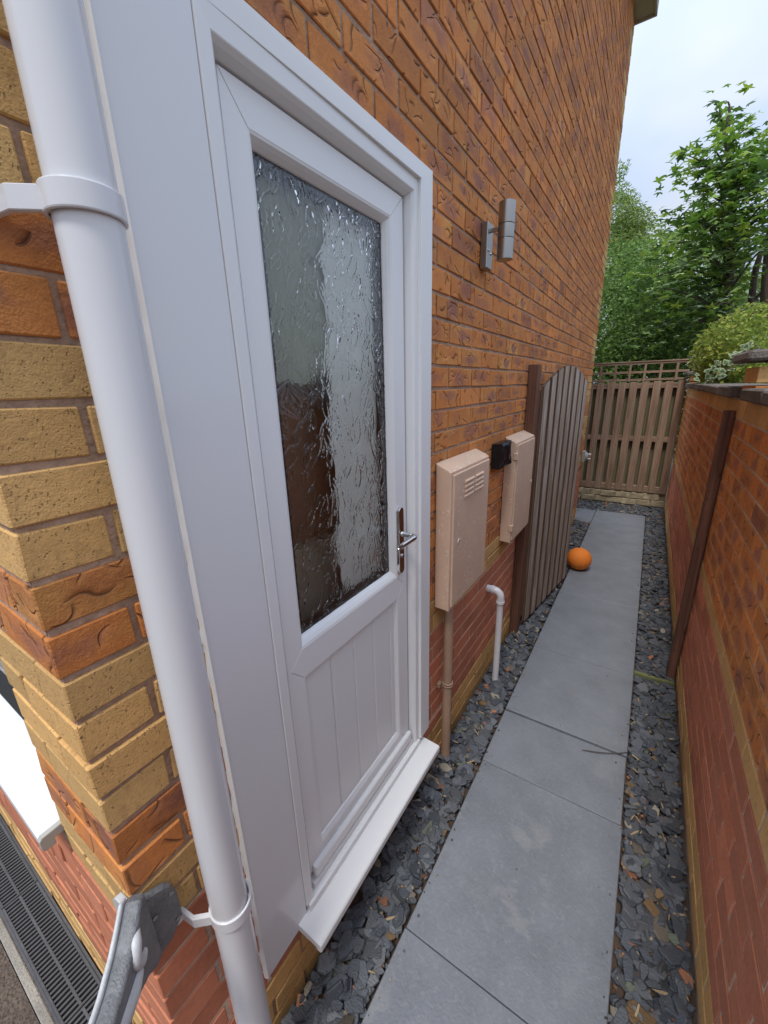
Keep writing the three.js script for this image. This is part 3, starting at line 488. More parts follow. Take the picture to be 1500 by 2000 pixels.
// crumbs of slate, soil and wood that have strayed onto the slabs
{
  rnd = rngOf(420); const P = [], C = [], U = [];
  for (let k = 0; k < 260; k++) { const e = rnd() < .65, s = rnd() < .5 ? 1 : -1, x = e ? (s > 0 ? .131 - Math.abs(rr(0, .05) * rnd()) : -.437 + Math.abs(rr(0, .05) * rnd())) : rr(-.42, .12), L = rr(.002, .007) * (e ? 1.5 : 1), c = pick([[.07, .075, .085], [.13, .07, .04], [.24, .2, .14], [.05, .04, .03], [.3, .26, .18]]); chip(P, 0, C, U, x, G + L * .2, rr(-5.9, -.45), L, L * rr(.4, .9), L * .45, c, .3); }
  const g = new THREE.BufferGeometry(); g.setAttribute('position', new THREE.Float32BufferAttribute(P, 3)); g.setAttribute('color', new THREE.Float32BufferAttribute(C, 3)); g.setAttribute('uv', new THREE.Float32BufferAttribute(U, 2)); g.computeVertexNormals();
  tag(mesh('path_grit', g, M.slate), 'tiny crumbs of slate and soil scattered on the paving slabs', 'grit').userData.kind = 'stuff';
}
// ---------------------------------------------------------------- things on the house wall
{
  rnd = rngOf(501);
  // downpipe
  const dp = thing('downpipe', 'round white plastic rainwater downpipe at the house corner', 'downpipe');
  const ax = D + .074, az = -.2665, R = .0345;
  mesh('pipe', taperTube([[ax, 3.2, az - .006], [ax, 1.2, az - .004], [ax, 0, az - .001], [ax, -1, az + .003], [ax, G - .03, az + .004]], [R, R, R, R, R], 36, 0, 3), M.pipeWhite, dp);
  const clip = (y, near) => {
    const P = new THREE.Shape(); P.absarc(0, 0, R + .0055, 0, Math.PI * 2); const hole = new THREE.Path(); hole.absarc(0, 0, R + .0005, 0, Math.PI * 2, true); P.holes.push(hole);
    const ring = new THREE.ExtrudeGeometry(P, { depth: .024, bevelEnabled: true, bevelThickness: .002, bevelSize: .0015, bevelOffset: -.0015, bevelSegments: 2, curveSegments: 36 }).rotateX(-Math.PI / 2).translate(ax, y - .012, az);
    const c = mesh('pipe_clip', ring, M.pipeWhite, dp);
    mesh('clip_foot', [1].map(s => new THREE.ExtrudeGeometry(new THREE.Shape([[0, 0], [.03, -.035], [.034, -.066], [.066, -.066], [.066, -.072], [.029, -.072], [.025, -.040], [-.004, -.006]].map(p => new THREE.Vector2(...p))), { depth: .022, bevelEnabled: true, bevelThickness: .001, bevelSize: .001, bevelSegments: 1 }).applyMatrix4(new THREE.Matrix4().set(0, 1, 0, 0, 0, 0, 1, 0, s, 0, 0, 0, 0, 0, 0, 1)).translate(ax, y - .011, az + s * (R - .006)))[0], M.pipeWhite, c);
    mesh('screw', new THREE.CylinderGeometry(.005, .005, .004, 12).rotateZ(Math.PI / 2).translate(D + .009, y, az + .080), M.steel, c);
  };
  clip(.203); clip(-.972);
  // stainless up and down light
  const wl = thing('wall_light', 'brushed steel up and down wall light on the brick wall', 'wall light');
  mesh('back_plate', chamBox(D + .0018, D + .030, .432, .588, -1.752, -1.692, { c: .003 }), M.steel, wl);
  mesh('arm', chamBox(D + .029, D + .062, .555, .567, -1.727, -1.715, { c: .001 }), M.steel, wl);
  const cyl = (y0, y1) => new THREE.LatheGeometry([[0, y0], [.0285, y0], [.030, y0 + .0015], [.030, y1 - .0015], [.0285, y1], [0, y1]].map(p => new THREE.Vector2(...p)), 40).translate(D + .0905, 0, -1.718);
  const lb = mesh('barrel', cyl(.522, .568), M.steel, wl); mesh('upper_barrel', cyl(.5685, .640), M.steel, wl); mesh('lower_barrel', cyl(.452, .5215), M.steel, wl);
  mesh('screw', merge([[.493, -1.706], [.487, -1.735]].map(([y, z]) => new THREE.SphereGeometry(.005, 10, 8).scale(.8, 1, 1).translate(D + .031, y, z))), M.chrome, wl);
  // meter boxes
  const box = (name, label, s0, s1, extra) => {
    const b = thing(name, label, 'meter box', 'beige meter boxes on the wall');
    const e = .0625, sh = [[0, -.868], [e, -.872], [e, -.301], [e - .012, -.292], [0, -.270]];
    const g = new THREE.ExtrudeGeometry(new THREE.Shape(sh.map(p => new THREE.Vector2(...p))), { depth: s1 - s0 - .012, bevelEnabled: true, bevelThickness: .006, bevelSize: .005, bevelOffset: -.005, bevelSegments: 3 }).translate(D + .002, 0, -(s1 - .006));
    mesh('case', g, M.beige, b);
    const d = mesh('door', chamBox(D + e + .0005, D + e + .009, -.858, -.312, -(s1 - .012), -(s0 + .016), { c: .0025, random: true }), M.beige, b);
    extra(b, d, e); return b;
  };
  const hole = std({ color: lin(.02, .018, .015), roughness: .8 });
  const lock = (d, y, s) => { mesh('lock', new THREE.CylinderGeometry(.0085, .0085, .004, 18).rotateZ(Math.PI / 2).scale(1, 1.25, 1).translate(D + .0725, y, -s), std({ color: lin(.72, .62, .5), roughness: .4 }), d); mesh('lock_slot', chamBox(D + .0735, D + .0755, y - .005, y + .006, -s - .002, -s + .002, { c: 0 }), hole, d); };
  box('gas_meter_box', 'beige meter box with a louvred vent above the brown pipe', 1.325, 1.738, (b, d, e) => {
    for (const s of [1.438, 1.548]) for (let k = 0; k < 4; k++) { const y = -.350 - k * .0195; mesh('louvre', sidePoly([[s, y - .012], [s + .094, y - .012], [s + .094, y], [s, y]], e + .006, e + .0165, .004), M.beige, d); }
    lock(d, -.587, 1.395);
  });
  box('electric_meter_box', 'plain beige meter box with side hinges beside the timber post', 2.178, 2.572, (b, d, e) => { lock(d, -.582, 2.548); for (const y of [-.372, -.782]) mesh('hinge', chamBox(D + e - .012, D + e + .0115, y - .02, y + .02, -2.196, -2.1735, { c: .003 }), M.beige, b); });
  // brown gas pipe
  const gp = thing('gas_pipe', 'brown painted pipe dropping from the louvred meter box into the slate', 'pipe');
  const gx = D + .036, gz = -1.398; mesh('pipe', taperTube([[gx, -.87, gz - .004], [gx + .001, -1.3, gz], [gx + .004, G - .05, gz + .012]], [.0205, .0205, .0205], 20), M.beigePipe, gp);
  mesh('pipe_clip', merge([new THREE.TorusGeometry(.0225, .0035, 8, 26).rotateX(Math.PI / 2).translate(gx + .001, -1.288, gz), new THREE.TorusGeometry(.0225, .0035, 8, 26).rotateX(Math.PI / 2).translate(gx + .001, -1.276, gz), chamBox(D + .001, D + .018, -1.293, -1.271, gz + .014, gz + .040, { c: .002 })]), M.beigePipe, gp);
  // white waste pipe with its elbow
  const wp = thing('waste_pipe', 'white plastic waste pipe with an elbow dropping into the slate', 'pipe');
  const wx = D + .078, wz = -2.015, wy = -1.098;
  mesh('pipe', taperTube([[wx, -1.16, wz], [wx + .001, -1.4, wz + .002], [wx + .003, G - .05, wz + .010]], [.0178, .0178, .0178], 22), M.pipeWhite, wp);
  mesh('elbow', taperTube([[D - .002, wy, wz], [D + .030, wy, wz], [D + .060, wy - .006, wz], [wx - .002, wy - .026, wz], [wx, wy - .05, wz], [wx, wy - .07, wz]], [.0205, .0205, .0212, .0212, .0208, .0208], 22), M.pipeWhite, wp);
  mesh('collar', merge([new THREE.CylinderGeometry(.0235, .0235, .014, 24).translate(wx, wy - .066, wz), new THREE.CylinderGeometry(.0235, .0235, .012, 24).rotateZ(Math.PI / 2).translate(D + .034, wy, wz)]), M.pipeWhite, wp);
  // bundle in black plastic between the boxes
  const g = new THREE.BoxGeometry(.052, .125, .185, 10, 22, 26), p = g.attributes.position;
  for (let i = 0; i < p.count; i++) { const x = p.getX(i), y = p.getY(i), z = p.getZ(i), k = (fbm(z * 42 + 9, y * 9 + 5, 4, 3) - .5) * .034 + (fbm(z * 110, y * 22, 6, 2) - .5) * .012, r = 1 - .35 * Math.pow(Math.max(Math.abs(y) / .0625, Math.abs(z) / .0925), 5); p.setXYZ(i, x > 0 ? x * r + k : x, y + (x > 0 ? k * .5 : 0), z + (x > 0 ? k * .4 : 0)); }
  g.computeVertexNormals(); tag(mesh('wrapped_bundle', g.translate(D + .028, -.342, -2.052), new THREE.MeshPhysicalMaterial({ color: lin(.010, .011, .014), roughness: .24 })), 'black plastic wrapped fitting on the wall between the two meter boxes', 'wrapped fitting');
  // grey outdoor fitting at the far corner
  const so = thing('outdoor_socket', 'small grey weatherproof socket near the far corner of the house wall', 'socket');
  const gm = std({ color: lin(.34, .35, .33), roughness: .42 }), silver = std({ color: lin(.7, .7, .7), metalness: .8, roughness: .3 });
  mesh('back_box', chamBox(D + .002, D + .042, -.935, -.80, -5.485, -5.385, { c: .008 }), gm, so); mesh('cover', new THREE.SphereGeometry(.045, 20, 14).scale(.8, 1.25, .95).translate(D + .045, -.868, -5.435), gm, so); mesh('knob', merge([new THREE.CylinderGeometry(.016, .018, .03, 16).rotateZ(Math.PI / 2).translate(D + .088, -.845, -5.432), new THREE.CylinderGeometry(.012, .012, .03, 16).rotateZ(Math.PI / 2).translate(D + .085, -.895, -5.43)]), silver, so);
  // moulded bracket on the near corner
  const bk = thing('corner_bracket', 'worn grey moulded bracket clasping the house corner with a white hooked bar', 'bracket');
  const bg = noisy([.15, .155, .165], .55, 5, 521, { rough: .5, size: .25, bump: .0012 }), bl = noisy([.52, .53, .54], .25, 5, 523, { rough: .45, size: .25 });
  mesh('side_flange', sidePoly([[.146, -1.0], [.18, -.99], [.203, -.962], [.204, -.90], [.197, -.868], [.186, -.856], [.146, -.838]].reverse(), .001, .0155, .004), bg, bk);
  mesh('front_flange', new THREE.ExtrudeGeometry(new THREE.Shape([[D - .045, -.99], [D - .007, -1.0], [D - .007, -.835], [D - .03, -.842], [D - .045, -.86]].map(q => new THREE.Vector2(...q))), { depth: .008, bevelEnabled: true, bevelThickness: .002, bevelSize: .002, bevelSegments: 2 }).translate(0, 0, CZ + .003), bl, bk);
  // arm: a profile in the diagonal plane, given width across it, in two halves with a seam
  const prof = [[-.010, -.818], [.004, -.812], [.03, -.826], [.06, -.838], [.10, -.845], [.15, -.842], [.19, -.832], [.20, -.85], [.19, -.885], [.15, -.905], [.11, -.915], [.07, -.925], [.04, -.945], [.015, -.975], [-.010, -.985]];
  const half = s => { const q = new THREE.ExtrudeGeometry(new THREE.Shape(prof.map(a => new THREE.Vector2(...a))), { depth: s > 0 ? .012 : .001, bevelEnabled: true, bevelThickness: s > 0 ? .008 : .004, bevelSize: .007, bevelOffset: -.007, bevelSegments: 4 }).translate(0, 0, s > 0 ? .0085 : .0045); const c = Math.SQRT1_2; q.applyMatrix4(new THREE.Matrix4().set(c, 0, s * c, D + .010, 0, 1, 0, 0, c, 0, -s * c, CZ + .010, 0, 0, 0, 1)); if (s > 0) flip(q); return q; };
  const flip = q => { for (const a of Object.values(q.attributes)) for (let i = 0; i < a.count; i += 3) for (let k = 0; k < a.itemSize; k++) { const o = a.array, x = (i + 1) * a.itemSize + k, y = (i + 2) * a.itemSize + k; [o[x], o[y]] = [o[y], o[x]]; } q.computeVertexNormals(); };
  mesh('arm_half', half(1), bg, bk); mesh('arm_half', half(-1), bl, bk);
  const dg = (u, y, v) => [D + .010 + (u + v) * Math.SQRT1_2, y, CZ + .010 + (u - v) * Math.SQRT1_2];
  mesh('hook', taperTube([dg(.028, -.838, .022), dg(.046, -.842, .027), dg(.060, -.857, .0285), dg(.052, -.880, .029), dg(.034, -.888, .027)], [.006, .009, .0095, .009, .006], 14), bl, bk);
  mesh('bar', taperTube([dg(.058, -.888, .026), dg(.085, -.888, .026), dg(.115, -.882, .025), dg(.15, -.875, .023), dg(.18, -.865, .020)], [.009, .0125, .0125, .0115, .009], 14), bl, bk);
  mesh('screw', merge([[.193, -.885], [.194, -.955], [.16, -.90]].map(([s, y]) => new THREE.CylinderGeometry(.0045, .0045, .003, 12).rotateZ(Math.PI / 2).translate(D + .016, y, -s))), M.steel, bk);
}
// ---------------------------------------------------------------- timber
function woodTex(a, b, seed, grey = null) {
  const w = 256, h = 768, kn = []; const R = rngOf(seed); for (let k = 0; k < 7; k++) kn.push([R() * w, R() * h, 3 + R() * 5]);
  const hgt = new Float32Array(w * h);
  const m = tex(w, h, (i, j, c) => {
    let sx = i; for (const [x, y, r] of kn) { const dy = (j - y) / (r * 4), dx = (i - x); sx += Math.exp(-dy * dy) * r * .8 * Math.sign(dx) * Math.exp(-Math.abs(dx) / (r * 3)); }
    const s = fbm(sx / 5, j / 256, seed, 3, 51, 3), f = fbm(sx / 1.6, j / 192, seed + 4, 2, 0, 4), l = fbm(i / 64, j / 256, seed + 8, 3, 4, 3), g = sstep(.25, .75, s) * .75 + f * .25; hgt[j * w + i] = g;
    let k = 0; for (const [x, y, r] of kn) k = Math.max(k, sstep(1.1, .6, Math.hypot(i - x, (j - y) * .6) / r));
    const t = clamp(g * .9 + (l - .5) * .8 + .05); for (let q = 0; q < 3; q++) { c[q] = mix(b[q], a[q], t); if (grey) c[q] = mix(c[q], grey[q], sstep(.5, .72, fbm(i / 20, j / 192, seed + 12, 3, 0, 4)) * .7); c[q] = mix(c[q], b[q] * .5, k * .7); }
  });
  return std({ map: per(m, .25, .9), bumpMap: per(tex(w, h, (i, j, c) => { c[0] = hgt[j * w + i]; }, false), .25, .9), bumpScale: .0035, roughness: .85 });
}
const wGate = woodTex([.44, .335, .25], [.25, .18, .13], 601, [.48, .45, .41]), wPost = woodTex([.20, .090, .052], [.10, .042, .026], 611), wFence = woodTex([.37, .235, .16], [.20, .12, .08], 621, [.30, .25, .17]), wEdge = woodTex([.16, .10, .066], [.08, .05, .033], 641), wGreen = woodTex([.20, .18, .095], [.10, .085, .045], 631);
{
  rnd = rngOf(600);
  // post on the wall for the gate
  const post = thing('timber_post', 'dark red brown timber post fixed to the house wall beside the gate', 'post');
  mesh('upright', chamBox(D + .0025, D + .056, G - .05, .108, -2.642, -2.556, { c: .003, random: true, jit: .001 }), wPost, post);
  // gate, folded back along the wall: local u runs from hinge to latch
  const A = new THREE.Vector3(-.578, 0, -2.652), Bp = new THREE.Vector3(-.452, 0, -3.585), gate = thing('garden_gate', 'weathered boarded wooden gate with an arched top folded open against the house wall', 'gate');
  const len = A.distanceTo(Bp), U = Bp.clone().sub(A).normalize(), W = new THREE.Vector3().crossVectors(U, new THREE.Vector3(0, 1, 0)), m4 = new THREE.Matrix4().makeBasis(U, new THREE.Vector3(0, 1, 0), W).setPosition(A);
  const topY = u => -.03 + .142 * Math.sin(Math.PI * clamp((u + .03) / (len + .06))), nb = 8, pitch = len / nb;
  for (let k = 0; k < nb; k++) {
    const a = k * pitch + .003, b = (k + 1) * pitch - rr(.026, .034), y0 = -1.642 + rr(-.006, .006), sh = new THREE.Shape([[a, y0], [b, y0], [b, topY(b)], [(a + b) / 2, topY((a + b) / 2)], [a, topY(a)]].map(q => new THREE.Vector2(...q)));
    const g = new THREE.ExtrudeGeometry(sh, { depth: .015, bevelEnabled: true, bevelThickness: .002, bevelSize: .002, bevelOffset: -.002, bevelSegments: 1 }).translate(0, 0, .003 + rr(-.001, .003)), ou = rr(0, 5), ov = rr(0, 5); const uv = g.attributes.uv, ps = g.attributes.position; for (let i = 0; i < uv.count; i++) uv.setXY(i, ps.getX(i) + ps.getZ(i) + ou, ps.getY(i) + ov);
    mesh('board', g.applyMatrix4(m4), [wGate, wEdge], gate);
  }
  const bar = (u0, u1, y0, y1, w0, w1, n, mt) => mesh(n, chamBox(u0, u1, y0, y1, w0, w1, { c: .003, random: true }).applyMatrix4(m4), mt, gate);
  bar(-.004, .07, -1.60, -.04, -.044, -.001, 'stile', wPost); bar(len - .075, len - .004, -1.60, -.04, -.044, -.001, 'stile', wPost);
  for (const y of [-.16, -.85, -1.5]) bar(.071, len - .076, y - .045, y + .045, -.040, -.001, 'ledge', wPost);
  const hb = mesh('hinge_block', chamBox(-.030, .03, -.105, -.025, -.075, -.0445, { c: .003, random: true }).applyMatrix4(m4), wPost, gate);
  mesh('hinge', chamBox(-.034, .06, -.078, -.052, -.0440, -.0405, { c: .001 }).applyMatrix4(m4), std({ color: lin(.03, .03, .03), metalness: .6, roughness: .5 }), gate);
  mesh('hinge', chamBox(-.034, .06, -1.50, -1.47, -.0480, -.0445, { c: .001 }).applyMatrix4(m4), std({ color: lin(.03, .03, .03), metalness: .6, roughness: .5 }), gate);
  // batten on the garden wall, stop for the gate
  tag(mesh('timber_batten', chamBox(RW - .047, RW - .003, G - .03, -.146, -2.590, -2.545, { c: .003, random: true, jit: .002 }), wPost), 'long dark brown timber batten fixed upright to the garden wall', 'batten');
  // fence at the end of the passage
  const fence = thing('wooden_fence', 'brown close boarded wooden fence with a trellis top across the passage end', 'fence'), fz = -6.52, xL = -2.2, xR = .335;
  const fb = (n, x0, x1, y0, y1, z0, z1, mt = wFence, p = fence) => mesh(n, chamBox(x0, x1, y0, y1, z0, z1, { c: .002, random: true, jit: .0015 }), mt, p);
  for (let x = xR - .008, k = 0; x > xL; x -= .1305, k++) { fb('board', x - .086, x, -1.488 + rr(-.004, .004), -.012 + rr(-.006, .004), fz + .024, fz + .040); fb('back_board', x - .155, x - .070, -1.485, -.03, fz - .058, fz - .043, wGreen); }
  for (const y of [-.062, -.755, -1.44]) fb('rail', xL, xR, y - .033, y + .033, fz - .042, fz + .0235);
  const tr = fb('trellis', xL, xR, .203, .232, fz - .012, fz + .014);
  fb('trellis_cap', xL, xR, .2325, .246, fz - .022, fz + .024); for (const y of [.012, .108]) fb('trellis_rail', xL, xR, y - .013, y + .013, fz - .010, fz + .012, wFence);
  for (let x = xR - .115; x > xL; x -= .1705) fb('trellis_slat', x - .026, x, -.005, .2, fz + .0125, fz + .0255);
  fb('fence_post', .362, .452, G - .05, .325, -6.60, -6.51);
  // rock faced gravel board under it: little blocks cast in two rows
  const gbm = noisy([.52, .44, .29], .6, 6, 641, { bump: .012, size: .35 }), gb = mesh('gravel_board', chamBox(xL, xR, G - .1, -1.495, fz - .035, fz + .012, { c: .002 }), noisy([.27, .22, .14], .5, 6, 643, { size: .35 }), fence);
  for (let row = 0; row < 2; row++) for (let x = xR - .004 - row * .07; x > xL;) { const w = rr(.13, .2); mesh('rock_face_block', chamBox(Math.max(xL, x - w + .006), x, G + .006 + row * .088, G + .086 + row * .088, fz + .0125, fz + .034 + rr(-.006, .008), { c: .011, jit: .006, random: true }), gbm, gb); x -= w; }
}
// ---------------------------------------------------------------- garden wall
{
  rnd = rngOf(700);
  const gw = thing('garden_wall', 'orange and red brick garden wall with yellow courses and slab copings', 'wall'), z0 = .9, z1 = -6.46, TH = .215;
  const body = mesh('wall_core', chamBox(RW + .0032, RW + TH - .006, G - .2, -.092, z1, z0, { c: 0 }), M.paleMortar, gw);
  const list = [], put = (kind, y0, y1, za, zb, x0 = RW, x1 = RW + .1) => { const p = proud() * .4; list.push({ wall: 'g', tint: kind === 'orange' ? 1.22 : 1.1, jit: .0008, kind, box: [x0 + p, x1, y0, y1, Math.min(za, zb), Math.max(za, zb)], n: [-1, 0], c: .0025 }); };
  const kind = j => j < 2 ? 'yellow' : j < 9 ? 'red' : j === 9 ? 'yellow' : j < 20 ? 'orange' : 'yellow';
  for (let j = 0; j < 20; j++) { const y0 = G + .075 * j + .004, y1 = y0 + .066; for (let z = z0 - (j & 1 ? .1125 : 0); z > z1 + .03; z -= .225) put(kind(j), y0, y1, z, Math.max(z1, z - .215)); }
  for (let z = z0; z > z1 + .05; z -= .1125) put('yellow', G + 1.504, G + 1.582, z, Math.max(z1, z - .1025));   // brick on edge below the coping
  // piers
  const pier = (za, zb, top) => { for (let j = 0, y = -.100; y < top - .03; j++, y += .075) { const h = Math.min(.066, top - y); put(j ? 'yellow' : 'orange', y + .004, y + h, za, zb, RW - .001, RW + .325); } };
  pier(-2.245, -2.55, .062); pier(-6.12, -6.44, .045);
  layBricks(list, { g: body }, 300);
  const cm = noisy([.135, .115, .10], .55, 5, 711, { bump: .004, size: .5, rough: .8 });
  const cope = (za, zb, y0 = -.088, y1 = -.040, x0 = RW - .042, x1 = RW + TH + .04) => mesh('coping_slab', chamBox(x0, x1, y0, y1 + rr(-.002, .002), Math.min(za, zb) + .003, Math.max(za, zb) - .003, { c: .007, jit: .003, random: true }), cm, gw);
  for (let z = z0; z > -2.0; z -= .455) cope(z, Math.max(-2.243, z - .455)); { let z = -2.553; while (z > -6.05) { const e = z - .455 < -5.95 ? -6.118 : z - .455; cope(z, e); z = e; } }
  const cap = (za, zb, y) => mesh('pier_cap', chamBox(RW - .05, RW + .375, y, y + .042, zb - .05, za + .05, { c: .012, jit: .003, random: true }), cm, gw);
  cap(-2.245, -2.55, .064); cap(-6.12, -6.44, .047);
}
// ---------------------------------------------------------------- ball
{
  rnd = rngOf(750);
  const t = tex(512, 256, (i, j, c) => { const u = fbm(i / 24, j / 24, 9, 5, 21, 0), d = sstep(.56, .72, u) * .55 * sstep(.55, .2, j / 256), f = fbm(i / 3, j / 3, 4, 2, 170, 0); c[0] = mix(.80, .42, d) * (.9 + .2 * f); c[1] = mix(.215, .12, d) * (.9 + .2 * f); c[2] = mix(.022, .03, d); });
  const g = new THREE.SphereGeometry(.107, 48, 32), b = tag(mesh('ball', g, std({ map: t, roughness: .75, bumpMap: tex(256, 256, (i, j, c) => { c[0] = fbm(i / 2.2, j / 2.2, 6, 2, 116, 116); }, false), bumpScale: .0015 })), 'dusty orange rubber ball resting on the edge of the path', 'ball');
  b.geometry.rotateZ(.3).scale(1, .97, 1).translate(-.372, G + .1035, -3.87);
  // thin dry stalk across the slabs
  tag(mesh('dry_stalk', taperTube([[-.05, G + .006, -1.74], [.02, G + .012, -1.76], [.09, G + .010, -1.80], [.16, G + .004, -1.86]], [.0018, .0022, .002, .0012], 5), std({ color: lin(.07, .06, .05), roughness: .9 })), 'thin dark dry stalk lying across the paving joint', 'stalk');
}
// ---------------------------------------------------------------- plants
function leafMat(o = {}) { return new THREE.MeshPhysicalMaterial({ vertexColors: true, roughness: .95, side: THREE.DoubleSide, transmission: o.tr ?? .4, thickness: 0, ior: 1.35 }); }
const bark = woodTex([.17, .125, .095], [.07, .05, .038], 801);
function mapleShape() {                 // five pointed lobes, toothed
  const lobes = [[90, 1], [38, .88], [142, .88], [-18, .55], [198, .55]], pts = [];
  for (let a = -75; a <= 255; a += 11) { let r = .24; for (const [c, l] of lobes) { const d = Math.abs(a - c); r = Math.max(r, l * Math.max(0, 1 - Math.pow(d / 33, .95)) + .18); } if (Math.round(a / 11) & 1) r *= .88; pts.push([Math.cos(a * DEG) * r, Math.sin(a * DEG) * r]); }
  return pts;
}
const MP = mapleShape();
function mapleLeaf(fold, droop) { const P = [], U = []; const z = (x, y) => -fold * Math.abs(x) - droop * y * y; for (let k = 0; k + 1 < MP.length; k++) { const a = MP[k], b = MP[k + 1]; P.push(0, -.05, 0, a[0], a[1], z(...a), b[0], b[1], z(...b)); U.push(0, 0, ...a, ...b); } const g = new THREE.BufferGeometry(); g.setAttribute('position', new THREE.Float32BufferAttribute(P, 3)); g.setAttribute('uv', new THREE.Float32BufferAttribute(U, 2)); g.computeVertexNormals(); return g; }
const _e = new THREE.Euler(), _m = new THREE.Matrix4(), _s = new THREE.Vector3(), _qq = new THREE.Quaternion(), _p = new THREE.Vector3();
// sycamore beyond the fence
{
  rnd = rngOf(811);
  const tree = thing('sycamore_tree', 'young sycamore with large lobed leaves rising behind the garden wall', 'tree'), Z = -7.6;
  const tp = [[1415, 720], [1418, 640], [1424, 560], [1428, 480], [1432, 400], [1420, 300], [1405, 215]].map(([x, y]) => pix(x, y, Z)); const base = tp[0].clone(); base.y = G - .1; base.x += .05;
  mesh('trunk', taperTube([base, ...tp], [.09, .062, .058, .052, .044, .034, .02, .008], 12, .12), bark, tree);
  const spots = [], limb = [], trunkAt = y => { for (let k = 0; k + 1 < tp.length; k++) if (tp[k].y <= y && tp[k + 1].y > y) return tp[k].clone().lerp(tp[k + 1], (y - tp[k].y) / (tp[k + 1].y - tp[k].y)); return tp[tp.length - 1].clone(); };
  const targets = [[1302, 345, 0], [1335, 300, .4], [1395, 212, 0], [1425, 250, -.5], [1475, 240, .2], [1530, 280, .3], [1500, 330, -.3], [1350, 400, -.4], [1285, 430, .2], [1242, 555, .1], [1262, 500, -.5], [1232, 655, .5], [1318, 520, .6], [1460, 450, .6], [1385, 470, -.6], [1500, 420, 0], [1300, 600, .3], [1345, 585, -.3], [1440, 330, .5], [1380, 330, -.6], [1560, 400, 0], [1540, 350, -.5], [1410, 400, .7], [1330, 450, -.2], [1480, 380, .4], [1370, 540, .2], [1460, 290, -.2], [1600, 330, .4], [1350, 360, .2], [1395, 290, .3], [1265, 590, -.3], [1290, 560, .6], [1330, 560, .1], [1255, 625, .3], [1385, 600, .5], [1355, 640, .2], [1300, 480, .5], [1400, 520, -.5], [1450, 380, -.6], [1490, 490, .3], [1470, 310, .5], [1440, 280, .4], [1510, 300, 0], [1520, 380, .5], [1475, 420, -.4], [1430, 370, .2], [1500, 460, -.2], [1400, 350, .5], [1370, 420, .4], [1345, 480, -.5], [1420, 480, .5], [1310, 540, -.1]];
  for (const [x, y, dz] of targets) {
    const e = pix(x, y, Z + dz * 1.3), s = trunkAt(Math.max(tp[1].y + .1, e.y - rr(.1, .55))), mid = s.clone().lerp(e, .55); mid.add(_p.set(rr(-.1, .1), rr(.02, .2), rr(-.1, .1)));
    limb.push(taperTube([s, mid, e], [.017, .010, .003], 6, .1, 5));
    const n = Math.round(14 + s.distanceTo(e) * 40);
    for (let k = 0; k < n; k++) { const t = Math.pow(rnd(), .65), c = t < .5 ? s.clone().lerp(mid, t * 2) : mid.clone().lerp(e, t * 2 - 1); const sp = .05 + .17 * (1 - Math.abs(t - .55)); spots.push(c.add(_p.set(rr(-sp, sp), rr(-sp, sp) - .03, rr(-sp, sp) * 1.6).clone())); }
  }
  mesh('branches', merge(limb), bark, tree);
  const lm = leafMat({ tr: .45 }), shapes = [mapleLeaf(.25, .2), mapleLeaf(.45, .1), mapleLeaf(.1, .35), mapleLeaf(.3, -.1)], cols = [[0.142, 0.282, 0.04], [0.185, 0.346, 0.046], [0.106, 0.205, 0.04], [0.241, 0.397, 0.052], [0.298, 0.435, 0.057], [0.085, 0.166, 0.046]];
  const vari = shapes.flatMap(s => cols.map(c => colored(s.clone(), c))), rest = [];
  spots.forEach((p, i) => {
    const g = pick(vari), sc = rr(.065, .112); _e.set(rr(-1.75, -.75), rr(-3.2, 3.2), rr(-.8, .8), 'YXZ');
    if (i % Math.ceil(spots.length / 298) === 0) { const m = mesh('leaf', g, lm, tree); m.position.copy(p); m.rotation.copy(_e); m.scale.setScalar(sc * 1.05); }
    else rest.push(g.clone().applyMatrix4(_m.compose(p, _qq.setFromEuler(_e), _s.setScalar(sc))));
  });
  mesh('foliage', mergeGeometries(rest), lm, tree).userData.kind = 'stuff';
}
